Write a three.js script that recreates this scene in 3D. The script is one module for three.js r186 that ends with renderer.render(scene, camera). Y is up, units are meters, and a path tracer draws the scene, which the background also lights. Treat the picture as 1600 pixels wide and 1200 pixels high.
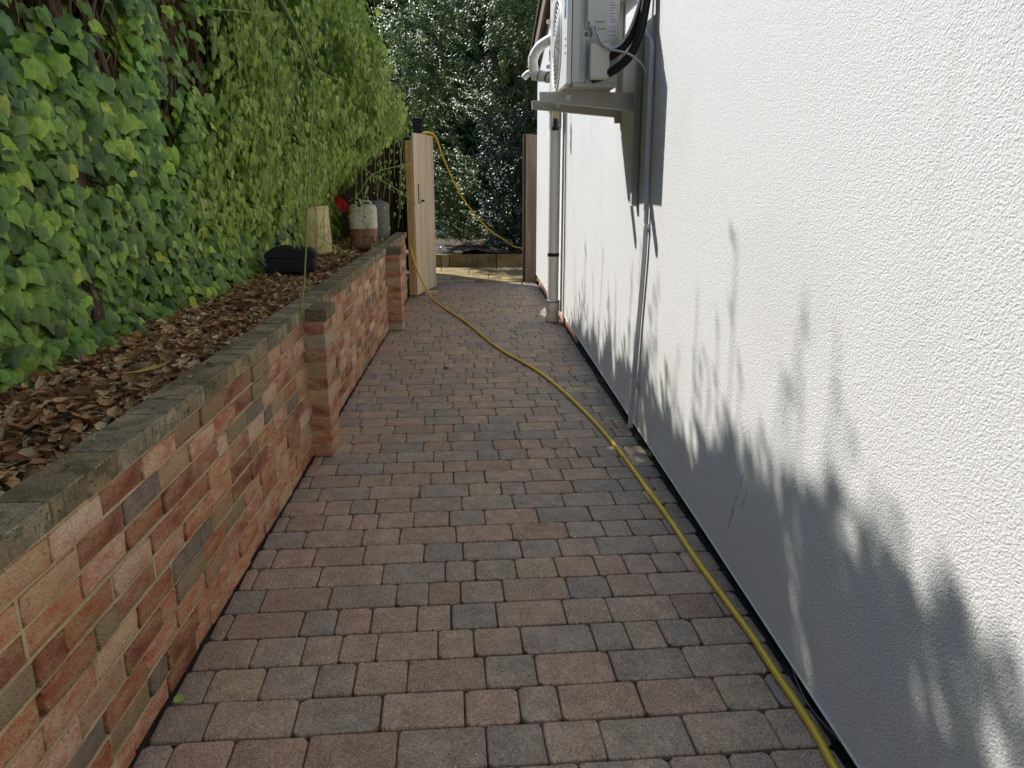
import * as THREE from 'three';
import { Sky } from 'three/addons/objects/Sky.js';
import { RoundedBoxGeometry } from 'three/addons/geometries/RoundedBoxGeometry.js';
import { mergeGeometries } from 'three/addons/utils/BufferGeometryUtils.js';

// ------------------------------------------------------------------ camera, sky, sun
const scene = new THREE.Scene();
const camera = new THREE.PerspectiveCamera(53.05, 4 / 3, 0.05, 400);
const PITCH = 15.1 * Math.PI / 180, YAW = 2.76 * Math.PI / 180;
camera.position.set(0, 1.45, 0);
camera.lookAt(Math.sin(YAW) * Math.cos(PITCH), 1.45 - Math.sin(PITCH), -Math.cos(YAW) * Math.cos(PITCH));
camera.updateMatrixWorld(); camera.updateProjectionMatrix();
scene.add(camera);

const SUN = new THREE.Vector3(-0.54, 0.775, -0.575).normalize();
const sky = new Sky();
sky.name = 'sky';
sky.userData.kind = 'structure';
sky.scale.setScalar(300);
const su = sky.material.uniforms;
su.sunPosition.value.copy(SUN);
su.turbidity.value = 5; su.rayleigh.value = 0.9; su.mieCoefficient.value = 0.005;
if (su.cloudCoverage) su.cloudCoverage.value = 0.45;
scene.add(sky);
scene.environmentIntensity = 0.15;
const sun = new THREE.DirectionalLight(new THREE.Color(1.0, 0.965, 0.915), 3.9);
sun.position.copy(SUN).multiplyScalar(40).add(new THREE.Vector3(0, 0, -5));
sun.target.position.set(0, 0, -5);
sun.castShadow = true;
sun.shadow.mapSize.set(4096, 4096);
Object.assign(sun.shadow.camera, { left: -14, right: 14, top: 14, bottom: -14, near: 1, far: 90 });
scene.add(sun, sun.target);

const renderer = new THREE.WebGLRenderer({ antialias: true });
renderer.toneMapping = THREE.LinearToneMapping;
renderer.toneMappingExposure = 1.66;
renderer.shadowMap.enabled = true;

// ------------------------------------------------------------------ helpers
function rng(seed) { let a = seed >>> 0; return () => { a = (a + 0x6D2B79F5) >>> 0; let t = a; t = Math.imul(t ^ (t >>> 15), t | 1); t ^= t + Math.imul(t ^ (t >>> 7), t | 61); return ((t ^ (t >>> 14)) >>> 0) / 4294967296; }; }
const V = (x, y, z) => new THREE.Vector3(x, y, z);
const lerp = (a, b, t) => a + (b - a) * t, clamp = (x, a = 0, b = 1) => Math.min(b, Math.max(a, x));
const smooth = (a, b, x) => { const t = clamp((x - a) / (b - a)); return t * t * (3 - 2 * t); };
function hash(i, j, k) { let h = Math.imul(i, 374761393) ^ Math.imul(j, 668265263) ^ Math.imul(k, 2147483647 - 362437); h = Math.imul(h ^ (h >>> 13), 1274126177); return ((h ^ (h >>> 16)) >>> 0) / 4294967296; }
// value noise, periodic in x and y with the periods px, py (cells)
function vnoise(x, y, px, py, s) {
  const xi = Math.floor(x), yi = Math.floor(y), fx = x - xi, fy = y - yi;
  const u = fx * fx * (3 - 2 * fx), v = fy * fy * (3 - 2 * fy);
  const m = (a, p) => ((a % p) + p) % p;
  const x0 = m(xi, px), x1 = m(xi + 1, px), y0 = m(yi, py), y1 = m(yi + 1, py);
  return lerp(lerp(hash(x0, y0, s), hash(x1, y0, s), u), lerp(hash(x0, y1, s), hash(x1, y1, s), u), v);
}
function fbm(x, y, px, py, s, oct = 4) { let a = 0, w = 0.5, t = 0; for (let o = 0; o < oct; o++) { a += w * vnoise(x, y, px, py, s + o * 17); t += w; x *= 2; y *= 2; px *= 2; py *= 2; w *= 0.5; } return a / t; }
const n2 = (x, y, s = 1) => fbm(x, y, 4096, 4096, s, 3);
function n3(x, y, z, s = 1) { return (n2(x + 13.7, y + 5.1, s) + n2(y + 31.2, z + 7.7, s + 5) + n2(z + 3.3, x + 17.9, s + 9)) / 3; }
function tex(w, h, fn, srgb = true, rep = [1, 1]) {
  const d = new Uint8Array(w * h * 4);
  for (let j = 0; j < h; j++) for (let i = 0; i < w; i++) {
    const c = fn(i / w, j / h, i, j), o = (j * w + i) * 4;
    if (typeof c === 'number') { d[o] = d[o + 1] = d[o + 2] = clamp(c) * 255; } else { d[o] = clamp(c[0], 0, 255); d[o + 1] = clamp(c[1], 0, 255); d[o + 2] = clamp(c[2], 0, 255); }
    d[o + 3] = 255;
  }
  const t = new THREE.DataTexture(d, w, h);
  t.magFilter = THREE.LinearFilter; t.minFilter = THREE.LinearMipmapLinearFilter; t.generateMipmaps = true;
  t.wrapS = t.wrapT = THREE.RepeatWrapping; t.repeat.set(...rep);
  if (srgb) t.colorSpace = THREE.SRGBColorSpace;
  t.needsUpdate = true;
  return t;
}
const mixc = (a, b, t) => [lerp(a[0], b[0], t), lerp(a[1], b[1], t), lerp(a[2], b[2], t)];
const mat = (o) => new THREE.MeshStandardMaterial({ roughness: 0.8, ...o });
const phys = (o) => new THREE.MeshPhysicalMaterial({ roughness: 0.8, ...o });
const hex = (h) => new THREE.Color(h);
const used = {};
function numbered(n) { const k = used[n] = (used[n] ?? -1) + 1; return k ? n + '_' + String(k).padStart(3, '0') : n; }
function shadows(o) { o.traverse((m) => { if (m.isMesh) m.castShadow = m.receiveShadow = true; }); return o; }
function tag(o, label, category, group) { if (label) o.userData.label = label; if (category) o.userData.category = category; if (group) o.userData.group = group; return o; }
function thing(name, label, category, pos = [0, 0, 0], rotY = 0, group) {
  const g = new THREE.Group(); g.name = numbered(name); g.position.set(...pos); g.rotation.y = rotY; scene.add(g);
  return tag(g, label, category, group);
}
function structure(name, parentless = true) { const g = new THREE.Group(); g.name = numbered(name); g.userData.kind = 'structure'; scene.add(g); return g; }
function prep(g) {
  let q = g.index ? g.toNonIndexed() : g.clone();
  for (const k of Object.keys(q.attributes)) if (!['position', 'normal', 'uv'].includes(k)) q.deleteAttribute(k);
  if (!q.attributes.normal) q.computeVertexNormals();
  if (!q.attributes.uv) q.setAttribute('uv', new THREE.BufferAttribute(new Float32Array(q.attributes.position.count * 2), 2));
  return q;
}
const merge = (list) => (list.length === 1 ? prep(list[0]) : mergeGeometries(list.map(prep)));
function part(name, geos, m, parent, label) {
  const o = new THREE.Mesh(Array.isArray(geos) ? merge(geos) : geos, m);
  o.name = name; o.castShadow = o.receiveShadow = true; parent.add(o);
  if (label) o.userData.label = label;
  return o;
}
// box given by its limits, uv in metres
function bx(x0, x1, y0, y1, z0, z1, r = 0) {
  const w = Math.abs(x1 - x0), h = Math.abs(y1 - y0), d = Math.abs(z1 - z0);
  const g = r ? new RoundedBoxGeometry(w, h, d, 2, r) : new THREE.BoxGeometry(w, h, d);
  g.translate((x0 + x1) / 2, (y0 + y1) / 2, (z0 + z1) / 2);
  return boxUV(g);
}
function boxUV(g) {
  if (g.index) { const q = g.toNonIndexed(); g.copy(q); g.setIndex(null); }
  const p = g.attributes.position, n = g.attributes.normal, uv = new Float32Array(p.count * 2);
  for (let i = 0; i < p.count; i += 3) {
    let ax = 0, ay = 0, az = 0;
    for (let k = 0; k < 3; k++) { ax += Math.abs(n.getX(i + k)); ay += Math.abs(n.getY(i + k)); az += Math.abs(n.getZ(i + k)); }
    for (let k = i; k < i + 3; k++) {
      const x = p.getX(k), y = p.getY(k), z = p.getZ(k);
      if (ax >= ay && ax >= az) { uv[k * 2] = z; uv[k * 2 + 1] = y; } else if (ay >= az) { uv[k * 2] = x; uv[k * 2 + 1] = z; } else { uv[k * 2] = x; uv[k * 2 + 1] = y; }
    }
  }
  g.setAttribute('uv', new THREE.BufferAttribute(uv, 2));
  return g;
}
const tube = (pts, r, seg = 32, rad = 8) => new THREE.TubeGeometry(new THREE.CatmullRomCurve3(pts.map((p) => V(...p)), false, 'catmullrom', 0.5), seg, r, rad, false);
const cylY = (r0, r1, h, seg, x, y, z, open = false) => { const g = new THREE.CylinderGeometry(r1, r0, h, seg, 1, open); g.translate(x, y + h / 2, z); return g; };
function instanced(name, geo, m, list, parent) { // list of { m: Matrix4, c: Color }
  const o = new THREE.InstancedMesh(geo, m, list.length);
  list.forEach((e, i) => { o.setMatrixAt(i, e.m); if (e.c) o.setColorAt(i, e.c); });
  o.instanceMatrix.needsUpdate = true; if (o.instanceColor) o.instanceColor.needsUpdate = true;
  o.name = name; o.userData.kind = 'stuff'; o.castShadow = o.receiveShadow = true; o.frustumCulled = false;
  parent.add(o);
  return o;
}
function place(pos, normal, down, scale) { // leaf frame: +z = normal, -y = tip direction
  const z = normal.clone().normalize(), y = down.clone().negate(); y.addScaledVector(z, -y.dot(z)).normalize();
  const x = V(0, 0, 0).crossVectors(y, z);
  const q = new THREE.Matrix4().makeBasis(x, y, z);
  q.scale(V(scale, scale, scale)); q.setPosition(pos);
  return q;
}

// walls: the white house on the right, the low brick wall on the left, each turned a little
const HX = 0.93, HROT = 0.008, LX = -0.905, LROT = -0.0085;
const houseX = (z) => HX + 0.008 * z, lowX = (z) => LX - 0.0085 * z;
function hw(x, y, z) { return [HX + x * Math.cos(HROT) + z * Math.sin(HROT), y, -x * Math.sin(HROT) + z * Math.cos(HROT)]; }
function houseThing(name, label, category, base, group) { const g = thing(name, label, category, hw(...base), HROT, group); g.userData.base = undefined; delete g.userData.base; g.off = base; return g; }
function hpart(name, geos, m, g, label) { const q = Array.isArray(geos) ? merge(geos) : prep(geos); q.translate(-g.off[0], -g.off[1], -g.off[2]); return part(name, q, m, g, label); }

// where the shade of hedge and trees ends on the house wall, as a height over z: foliage must stay under the line of sight to the sun
const SH = [[-12, 0.05], [-10.6, 0.05], [-9.1, 0.02], [-8.7, -0.22], [-8.2, -0.34], [-7.7, -0.32], [-7.45, -0.1], [-7.2, 0.06], [-6.6, 0.17], [-5.6, 0.33], [-4.5, 0.42], [-3.6, 0.43], [-2.8, 0.5], [-2.3, 0.55], [-1.86, 0.64], [-1.54, 0.66], [-1.2, 0.56], [-0.9, 0.5], [-0.2, 0.42], [2, 0.42]];
function shLine(z) { if (z <= SH[0][0]) return SH[0][1]; for (let i = 1; i < SH.length; i++) if (z <= SH[i][0]) return lerp(SH[i - 1][1], SH[i][1], (z - SH[i - 1][0]) / (SH[i][0] - SH[i - 1][0])); return 0.5; }
function excess(x, y, z) { // how far above the shade line the point's shadow falls on the wall
  const t = (0.9 - x) / 0.54, wy = y - 0.775 * t, wz = z + 0.575 * t;
  if (wz < -10.85) return -9;
  return wy - shLine(wz) - 0.2 * (n2(wz * 3.6, 7.3, 91) - 0.5) * 2 - 0.16 * (vnoise(wz * 17, 3.7, 4096, 4096, 93) - 0.5);
}

// ------------------------------------------------------------------ ground
const soilTex = tex(512, 512, (u, v) => { const a = fbm(u * 16, v * 16, 16, 16, 3, 5), b = vnoise(u * 128, v * 128, 128, 128, 5); return mixc([58, 47, 37], [120, 97, 73], clamp(a * 1.3 - 0.25 + (b - 0.5) * 0.35)); });
const soilBump = tex(512, 512, (u, v) => fbm(u * 24, v * 24, 24, 24, 8, 5), false);
const soilM = mat({ map: soilTex, bumpMap: soilBump, bumpScale: 0.02, roughness: 0.97 });
{
  const g = new THREE.PlaneGeometry(240, 240); g.rotateX(-Math.PI / 2);
  const uv = g.attributes.uv; for (let i = 0; i < uv.count; i++) uv.setXY(i, uv.getX(i) * 240, uv.getY(i) * 240);
  const o = part('ground', g, soilM, scene); o.position.y = -0.05; o.userData.kind = 'structure';
}

// ------------------------------------------------------------------ block paving
const paverTex = tex(1024, 1024, (u, v, i, j) => {
  const a = fbm(u * 20, v * 20, 20, 20, 21, 4), b = vnoise(u * 256, v * 256, 256, 256, 22), c = hash(i >> 1, j >> 1, 23), c2 = vnoise(u * 400, v * 400, 400, 400, 25);
  let t = 188 + (a - 0.5) * 50 + (b - 0.5) * 56 + (hash(i, j, 24) - 0.5) * 36;
  if (c2 > 0.86) t -= 60; if (c < 0.03) t -= 50; const q1 = hash(i >> 3, j >> 3, 27), qx = (i & 7) - 3.5 - 2 * (hash(i >> 3, j >> 3, 26) - 0.5), qy = (j & 7) - 3.5, qr = qx * qx + qy * qy; if (q1 > 0.975 && qr < 1.5 + 8 * hash(i >> 3, j >> 3, 28) ** 2) return [255, 253, 246]; if (q1 < 0.02 && qr < 4) t -= 90;
  if (c > 0.972) return mixc([t, t, t], [255, 255, 255], 0.7);
  return [t, t * 0.995, t * 0.985];
});
const paverBump = tex(1024, 1024, (u, v, i, j) => { const c2 = vnoise(u * 400, v * 400, 400, 400, 25); return 0.55 + (fbm(u * 90, v * 90, 90, 90, 31, 3) - 0.5) * 0.5 + (vnoise(u * 256, v * 256, 256, 256, 22) - 0.5) * 0.4 - (c2 > 0.86 ? 0.3 : 0); }, false);
const PT = [['#bba48b', 6], ['#b49c85', 6], ['#b1a08b', 5], ['#aa9a87', 5], ['#a89a88', 4], ['#bda088', 3], ['#bca688', 1.5], ['#bb9e86', 1.4], ['#a19585', 2.2], ['#b0957c', 2]];
const paverMs = PT.map(([c]) => mat({ color: hex(c).multiplyScalar(1.5), map: paverTex, bumpMap: paverBump, bumpScale: 0.0024, roughness: 0.8 }));
const pickW = (r, table) => { let s = 0; for (const t of table) s += t[1]; let x = r() * s; for (let i = 0; i < table.length; i++) { x -= table[i][1]; if (x <= 0) return i; } return 0; };
function paverGeo(w, d, r, deep = 0.035) { // worn concrete sett, top at y = 0
  const j = () => (r() - 0.5) * 0.004, c = Math.min(0.007 + r() * 0.008, w * 0.3), hw_ = w / 2, hd = d / 2, pts = [];
  const c1 = c * (0.6 + r() * 0.8), c2 = c * (0.6 + r() * 0.8), c3 = c * (0.6 + r() * 0.8), c4 = c * (0.6 + r() * 0.8);
  pts.push([-hw_ + c1, -hd], [j(), -hd + Math.abs(j())], [hw_ - c2, -hd], [hw_, -hd + c2], [hw_, hd - c3], [hw_ - c3, hd], [j(), hd - Math.abs(j())], [-hw_ + c4, hd], [-hw_, hd - c4], [-hw_, -hd + c1]);
  const n = pts.length; for (const p of pts) { p[0] += j() * 0.7; p[1] += j() * 0.7; }
  const pos = [0, 0.0006, 0], ins = 0.0045 + r() * 0.002;
  const tilt = [(r() - 0.5) * 0.012, (r() - 0.5) * 0.012], ht = (r() - 0.5) * 0.003;
  for (const p of pts) { const sx = 1 - ins / hw_, sz = 1 - ins / hd; pos.push(p[0] * sx, (r() - 0.5) * 0.0008, p[1] * sz); }
  for (const p of pts) pos.push(p[0], -0.0042 + (r() - 0.5) * 0.0016, p[1]);
  for (const p of pts) pos.push(p[0], -deep, p[1]);
  for (let i = 0; i < pos.length; i += 3) pos[i + 1] += ht + pos[i] * tilt[0] + pos[i + 2] * tilt[1];
  const idx = [], uv = [], ou = r() * 7, ov = r() * 7;
  for (let i = 0; i < n; i++) { const a = i, b = (i + 1) % n; idx.push(0, 1 + b, 1 + a); idx.push(1 + a, 1 + b, 1 + n + b, 1 + a, 1 + n + b, 1 + n + a); idx.push(1 + n + a, 1 + n + b, 1 + 2 * n + b, 1 + n + a, 1 + 2 * n + b, 1 + 2 * n + a); }
  for (let i = 0; i < pos.length; i += 3) uv.push(pos[i] + ou + (i > (2 * n) * 3 ? pos[i + 1] : 0), pos[i + 2] + ov + pos[i + 1]);
  const g = new THREE.BufferGeometry();
  g.setAttribute('position', new THREE.Float32BufferAttribute(pos, 3)); g.setAttribute('uv', new THREE.Float32BufferAttribute(uv, 2)); g.setIndex(idx); g.computeVertexNormals();
  return g;
}
const path = structure('paved_path');
{
  const sand = tex(256, 256, (u, v) => { const a = fbm(u * 24, v * 24, 24, 24, 41, 3), b = vnoise(u * 128, v * 128, 128, 128, 42); return mixc([30, 26, 22], [74, 62, 50], clamp(a + (b - 0.5) * 0.6)); });
  const s = bx(-0.93, 0.985, -0.045, -0.013, -10.93, 3.2);
  part('jointing_sand', s, mat({ map: sand, roughness: 1 }), path);
  const r = rng(7), list = [], W = 0.157, ANG = 0.035;
  let prev = [];
  for (let k = -86; k < 40; k++) {
    const zc = -2.42 + W * (k + 0.5);                // row centre at x = 0
    if (zc < -10.85 || zc > 3) continue;
    const xl = lowX(zc) + 0.002, xr = houseX(zc) + 0.016 + (r() - 0.5) * 0.012;
    let x = xl, joints = [];
    let first = 0.04 + r() * 0.17;
    while (x < xr - 0.02) {
      let w = x === xl ? first : [0.115, 0.155, 0.155, 0.235, 0.235][Math.floor(r() * 5)], tries = 0;
      while (tries++ < 6 && prev.some((p) => Math.abs(p - (x + w)) < 0.022)) w = [0.115, 0.155, 0.235, 0.195][Math.floor(r() * 4)];
      if (x + w > xr - 0.045) w = xr - x;
      const gap = 0.0028;
      list.push({ x: x + w / 2, z: zc - ANG * (x + w / 2), w: w - gap, d: W - gap });
      x += w; joints.push(x);
    }
    prev = joints;
  }
  for (const p of list) { const v = V(p.x, 0, p.z).project(camera); p.see = Math.abs(v.x) < 1.06 && Math.abs(v.y) < 1.06 && v.z < 1 && p.z < -1; p.dist = V(p.x, -1.45, p.z).length(); }
  list.sort((a, b) => (b.see - a.see) || a.dist - b.dist);
  const rest = paverMs.map(() => []);
  list.forEach((p, i) => {
    const mi = pickW(r, PT), g = paverGeo(p.w, p.d, r);
    if (i < 300) { const o = part('paver', g, paverMs[mi], path); o.position.set(p.x, 0, p.z); o.rotation.y = ANG; }
    else { g.rotateY(ANG); g.translate(p.x, 0, p.z); rest[mi].push(g); }
  });
  rest.forEach((l, i) => { if (l.length) part('distant_pavers', l, paverMs[i], path).userData.kind = 'stuff'; });
}

// ------------------------------------------------------------------ low brick wall with coping and two piers
function brickTex(seed, base, film, filmAmt, dark, specks) {
  return tex(256, 96, (u, v, i, j) => {
    const x = u * 6, y = v * 2.25;
    const a = fbm(x * 0.8 + seed, y * 1.0, 999, 999, seed, 5), b = fbm(x * 5, y * 6, 999, 999, seed + 3, 4), f = fbm(x * 0.7 + 9, y * 1.3 + 4, 999, 999, seed + 7, 5), g = hash(i, j, seed);
    let c = mixc(base[0], base[1], clamp((a - 0.2) * 1.5));
    c = mixc(c, dark, smooth(0.58, 0.8, b) * 0.35);
    c = mixc(c, film, clamp(smooth(0.38 - filmAmt, 1.25 - filmAmt, f + (b - 0.5) * 0.6)) * 0.92);
    if (base[0][0] > 150) c = mixc(c, [196, 174, 136], smooth(0.6, 0.75, fbm(x * 1.9 + 7, y * 2.6, 999, 999, seed + 21, 4)) * 0.4);   // smears of old mortar
    if (vnoise(x * 9, y * 9, 999, 999, seed + 11) > 0.86) c = mixc(c, [70, 52, 42], 0.35);
    if (specks && vnoise(x * 14 + 5, y * 11, 999, 999, seed + 13) > 1 - specks * 0.7 && f > 0.46) c = mixc(c, [228, 222, 206], 0.85);
    const k = 1 + (g - 0.5) * 0.2;
    return [c[0] * k, c[1] * k, c[2] * k];
  });
}
const TAN = [206, 180, 142], PINK = [212, 178, 146], OLIVE = [166, 152, 118];
const brickArt = [
  [[[168, 84, 56], [200, 122, 88]], TAN, 0.24, [112, 62, 46], 0.08],      // 0 clean red
  [[[184, 100, 62], [210, 138, 98]], TAN, 0.3, [130, 80, 58], 0.05],       // 1 orange
  [[[172, 96, 72], [202, 136, 106]], PINK, 0.36, [140, 92, 76], 0.1],   // 2 pink bloom
  [[[170, 94, 70], [198, 132, 102]], PINK, 0.44, [130, 92, 76], 0.2],   // 3 pink bloom with specks
  [[[178, 116, 84], [208, 150, 114]], TAN, 0.46, [146, 110, 88], 0.1],    // 4 tan wash
  [[[190, 138, 108], [212, 166, 132]], [218, 194, 156], 0.55, [156, 124, 98], 0.08], // 5 heavy tan wash
  [[[186, 144, 112], [204, 164, 128]], OLIVE, 0.36, [130, 114, 90], 0],  // 6 mossy
  [[[160, 146, 120], [180, 162, 132]], [184, 170, 138], 0.34, [108, 104, 88], 0], // 7 olive grey
  [[[112, 96, 84], [144, 126, 108]], [150, 138, 116], 0.1, [84, 78, 74], 0],        // 8 blue grey
  [[[144, 82, 60], [186, 118, 92]], TAN, 0.26, [84, 60, 52], 0],        // 9 dark red with kiln mark
  [[[180, 106, 78], [206, 142, 108]], PINK, 0.38, [150, 100, 82], 0.16], // 10 salmon
  [[[190, 132, 106], [208, 154, 128]], [216, 192, 162], 0.46, [146, 114, 92], 0.06], // 11 pale
];
const brickBump = tex(256, 96, (u, v) => fbm(u * 48, v * 18, 48, 18, 61, 4), false);
const brickMs = []; const TONES = ['#ffffff', '#d8ccbe', '#f4ece4'];
brickArt.forEach((a, i) => { const map = brickTex(100 + i * 31, ...a); TONES.forEach((t, k) => { brickMs[k * 12 + i] = mat({ map, color: hex(t), bumpMap: brickBump, bumpScale: 0.005, roughness: 0.9 }); }); });
// brick with worn edges: face towards +x at x = 0, length along z, uv over its face
function brickGeo(l, h, dpt, r, flipU, flipV) {
  const o = [], hl = l / 2, hh = h / 2, c = 0.005;
  for (const [z, y] of [[-hl, -hh], [0, -hh], [hl, -hh], [hl, hh], [0, hh], [-hl, hh]]) o.push([z + (r() - 0.5) * 0.007, y + (r() - 0.5) * 0.006]);
  const n = 6, pos = [0, 0, 0], ins = 0.004 + r() * 0.003;
  pos[0] = 0.0008;
  for (const p of o) pos.push((r() - 0.5) * 0.0014, p[1] * (1 - ins / hh), p[0] * (1 - ins / hl));
  for (const p of o) pos.push(-0.005 + (r() - 0.5) * 0.003, p[1], p[0]);
  for (const p of o) pos.push(-dpt, p[1], p[0]);
  const idx = [], uv = [];
  for (let i = 0; i < n; i++) { const a = i, b = (i + 1) % n; idx.push(0, 1 + b, 1 + a); idx.push(1 + a, 1 + b, 1 + n + b, 1 + a, 1 + n + b, 1 + n + a); idx.push(1 + n + a, 1 + n + b, 1 + 2 * n + b, 1 + n + a, 1 + 2 * n + b, 1 + 2 * n + a); }
  for (let i = 0; i < pos.length; i += 3) { let u = pos[i + 2] / 0.225 + 0.5, v = pos[i + 1] / 0.075 + 0.5; u += -pos[i] * 2; uv.push(flipU ? 1 - u : u, flipV ? 1 - v : v); }
  const g = new THREE.BufferGeometry();
  g.setAttribute('position', new THREE.Float32BufferAttribute(pos, 3)); g.setAttribute('uv', new THREE.Float32BufferAttribute(uv, 2)); g.setIndex(idx); g.computeVertexNormals();
  return g;
}
const mortarTex = tex(512, 512, (u, v) => { const a = fbm(u * 12, v * 12, 12, 12, 71, 5), b = vnoise(u * 200, v * 200, 200, 200, 72); return mixc([160, 138, 102], [206, 184, 144], clamp(a * 1.2 - 0.1 + (b - 0.5) * 0.6)); });
const mortarM = mat({ map: mortarTex, bumpMap: soilBump, bumpScale: 0.006, roughness: 0.95 });
const lowWall = thing('brick_wall', 'long low red brick retaining wall with dark coping along the left of the path', 'wall', [LX, 0, 0], LROT);
const C = 0.0735, NC = 10, WTOP = 0.80, COPH = 0.06, PIERS = [[-3.92, 0.235, 0.1], [-7.40, 0.22, 0.135]];
{
  const r = rng(19), list = [], L = 0.215, J = 0.012, Z0 = 2.6, Z1 = -9.42;
  const gF = Array.from({ length: 10 }, (_, i) => brickGeo(L, C - 0.0095, 0.09, r, i & 1, i & 2)), gH = Array.from({ length: 6 }, (_, i) => brickGeo(0.1025, C - 0.0095, 0.09, r, i & 1, i & 2));
  const mort = [bx(-0.098, -0.022, 0.002, NC * C, Z1, Z0)];
  const choose = (z, c, y) => { // art by place: cleaner red at the foot, washed out higher up
    const up = y / 0.74, far = clamp((-z - 2) / 4), q = r();
    if (q < 0.06) return 8; if (q < 0.1) return 7 + 12; if (q < 0.16) return 9 + 12;
    const w = [lerp(5, 0.6, up), lerp(4, 0.6, up), lerp(2.5, 2.6, up), lerp(2.6, 2.4, up) * (1 - far), lerp(1, 4 + far * 3, up), lerp(0.2, 1.2 + far * 4, up), lerp(0.6, 1.4, up), 0, 0, lerp(2, 1.6, up), lerp(3, 2.2, up), lerp(0.3, 1.4 + far * 2, up)];
    let s = 0; for (const x of w) s += x; let x = r() * s; for (let i = 0; i < w.length; i++) { x -= w[i]; if (x <= 0) return i + 12 * Math.floor(r() * 3); } return 0;
  };
  for (let c = 0; c < NC; c++) {
    const y = c * C + C / 2; let z = Z0 - (c % 2 ? 0.1125 : 0) - r() * 0.03;
    mort.push(bx(-0.022, -0.0028 - r() * 0.002, c * C + C - 0.0052, c * C + C + 0.0052, Z1, Z0));
    while (z > Z1 + 0.05) {
      const head = r() < 0.12, l = Math.min(head ? 0.1025 : L, z - Z1);
      const inPier = PIERS.some((p) => z - l / 2 < p[0] - 0.05 && z - l / 2 > p[0] - p[1] + 0.05);
      if (!inPier) list.push({ y, z: z - l / 2, head: head || l < 0.15, s: l / (head || l < 0.15 ? 0.1025 : L), art: choose(z, c, y), out: (r() - 0.45) * 0.011, v: Math.floor(r() * 10) });
      if (r() < 0.36) mort.push(bx(-0.022, -0.003 - r() * 0.004, c * C + 0.005, c * C + C - 0.005, z - l - J, z - l));
      z -= l + J;
    }
  }
  for (const p of PIERS) for (let c = 0; c < NC; c++) list.push({ pier: p, c, y: c * C + C / 2, z: p[0] - p[1] / 2, art: [0, 9, 4, 0, 7, 9, 0, 9, 6, 9][(c * 3 + (p === PIERS[1] ? 4 : 0)) % 10], v: c });
  for (const b of list) { const v = V(lowX(b.z), b.y, b.z).project(camera); b.see = b.z < -0.6 && Math.abs(v.x) < 1.06 && Math.abs(v.y) < 1.06; b.dist = Math.hypot(b.z, b.y - 1.45, 0.9); }
  list.sort((a, b) => (b.see - a.see) || a.dist - b.dist);
  const rest = brickMs.map(() => []);
  list.forEach((b, i) => {
    let g, px = 0;
    if (b.pier) { // one block per course, its header towards the camera
      g = bx(-0.02, b.pier[2], -0.0315, 0.0315, -b.pier[1] / 2, b.pier[1] / 2, 0.004); const p = g.attributes.position, uv = g.attributes.uv, nn = g.attributes.normal;
      for (let k = 0; k < p.count; k++) { p.setXYZ(k, p.getX(k) + 0.002 * Math.sin(b.c * 5.1 + p.getZ(k) * 30), p.getY(k) + 0.0012 * Math.sin(b.c * 3 + p.getX(k) * 70), p.getZ(k) + 0.002 * Math.cos(b.c * 7)); uv.setXY(k, Math.abs(nn.getX(k)) > 0.6 ? uv.getX(k) / 0.225 + 0.5 : p.getX(k) / 0.225 + b.c * 0.37, (p.getY(k) + 0.037) / 0.075); }
    } else { g = (b.head ? gH[b.v % 6] : gF[b.v]); px = b.out; }
    if (i < 300) { const o = part('brick', g, brickMs[b.art], lowWall); o.position.set(px, b.y, b.z); if (!b.pier) { o.scale.z = b.s; o.rotation.x = (r() - 0.5) * 0.012; } }
    else { const q = prep(g); if (!b.pier) q.scale(1, 1, b.s); q.translate(px, b.y, b.z); rest[b.art].push(q); }
  });
  rest.forEach((l, i) => { if (l.length) part('distant_bricks', l, brickMs[i], lowWall).userData.kind = 'stuff'; });
  for (const p of PIERS) mort.push(bx(-0.02, p[2] - 0.006, 0.002, NC * C, p[0] - p[1] + 0.006, p[0] - 0.006));
  part('mortar', mort, mortarM, lowWall);
  // coping: pieces with two fine grooves on the front edge
  const copTex = tex(512, 512, (u, v, i, j) => { const a = fbm(u * 9, v * 9, 9, 9, 81, 5), b = vnoise(u * 110, v * 110, 110, 110, 82), l = fbm(u * 14 + 3, v * 14, 14, 14, 84, 4), g = hash(i, j, 85);
    let c = mixc([124, 113, 88], [176, 162, 130], clamp(a * 1.5 - 0.3)); c = mixc(c, [74, 78, 48], smooth(0.55, 0.72, l) * 0.5); if (b > 0.84) c = mixc(c, [176, 168, 144], 0.6); if (b < 0.13) c = mixc(c, [44, 40, 32], 0.6); const k = 1 + (g - 0.5) * 0.25; return [c[0] * k, c[1] * k, c[2] * k]; });
  const copM = [0, 1, 2, 3].map((i) => mat({ map: copTex, color: hex(['#f4efe4', '#dcd6ca', '#ffffff', '#e6dcc8'][i]), bumpMap: paverBump, bumpScale: 0.004, roughness: 0.95 }));
  const PITCHC = 0.1535;
  function copGeo(len, x0, x1, grooves) {
    const s = new THREE.Shape(), q = 0.004, h = len / 2, w = 0.0028;
    s.moveTo(x0, -h); s.lineTo(x1 - q, -h); s.lineTo(x1, -h + q);
    for (const f of grooves) { const z = -h + len * f; s.lineTo(x1 + (r() - 0.5) * 0.002, z - w); s.lineTo(x1 - 0.005, z); s.lineTo(x1 + (r() - 0.5) * 0.002, z + w); }
    s.lineTo(x1, h - q); s.lineTo(x1 - q, h); s.lineTo(x0, h); s.lineTo(x0, -h);
    const g = new THREE.ExtrudeGeometry(s, { depth: COPH - 0.006, bevelEnabled: true, bevelSize: 0.003, bevelThickness: 0.003, bevelSegments: 1, steps: 1 });
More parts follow.
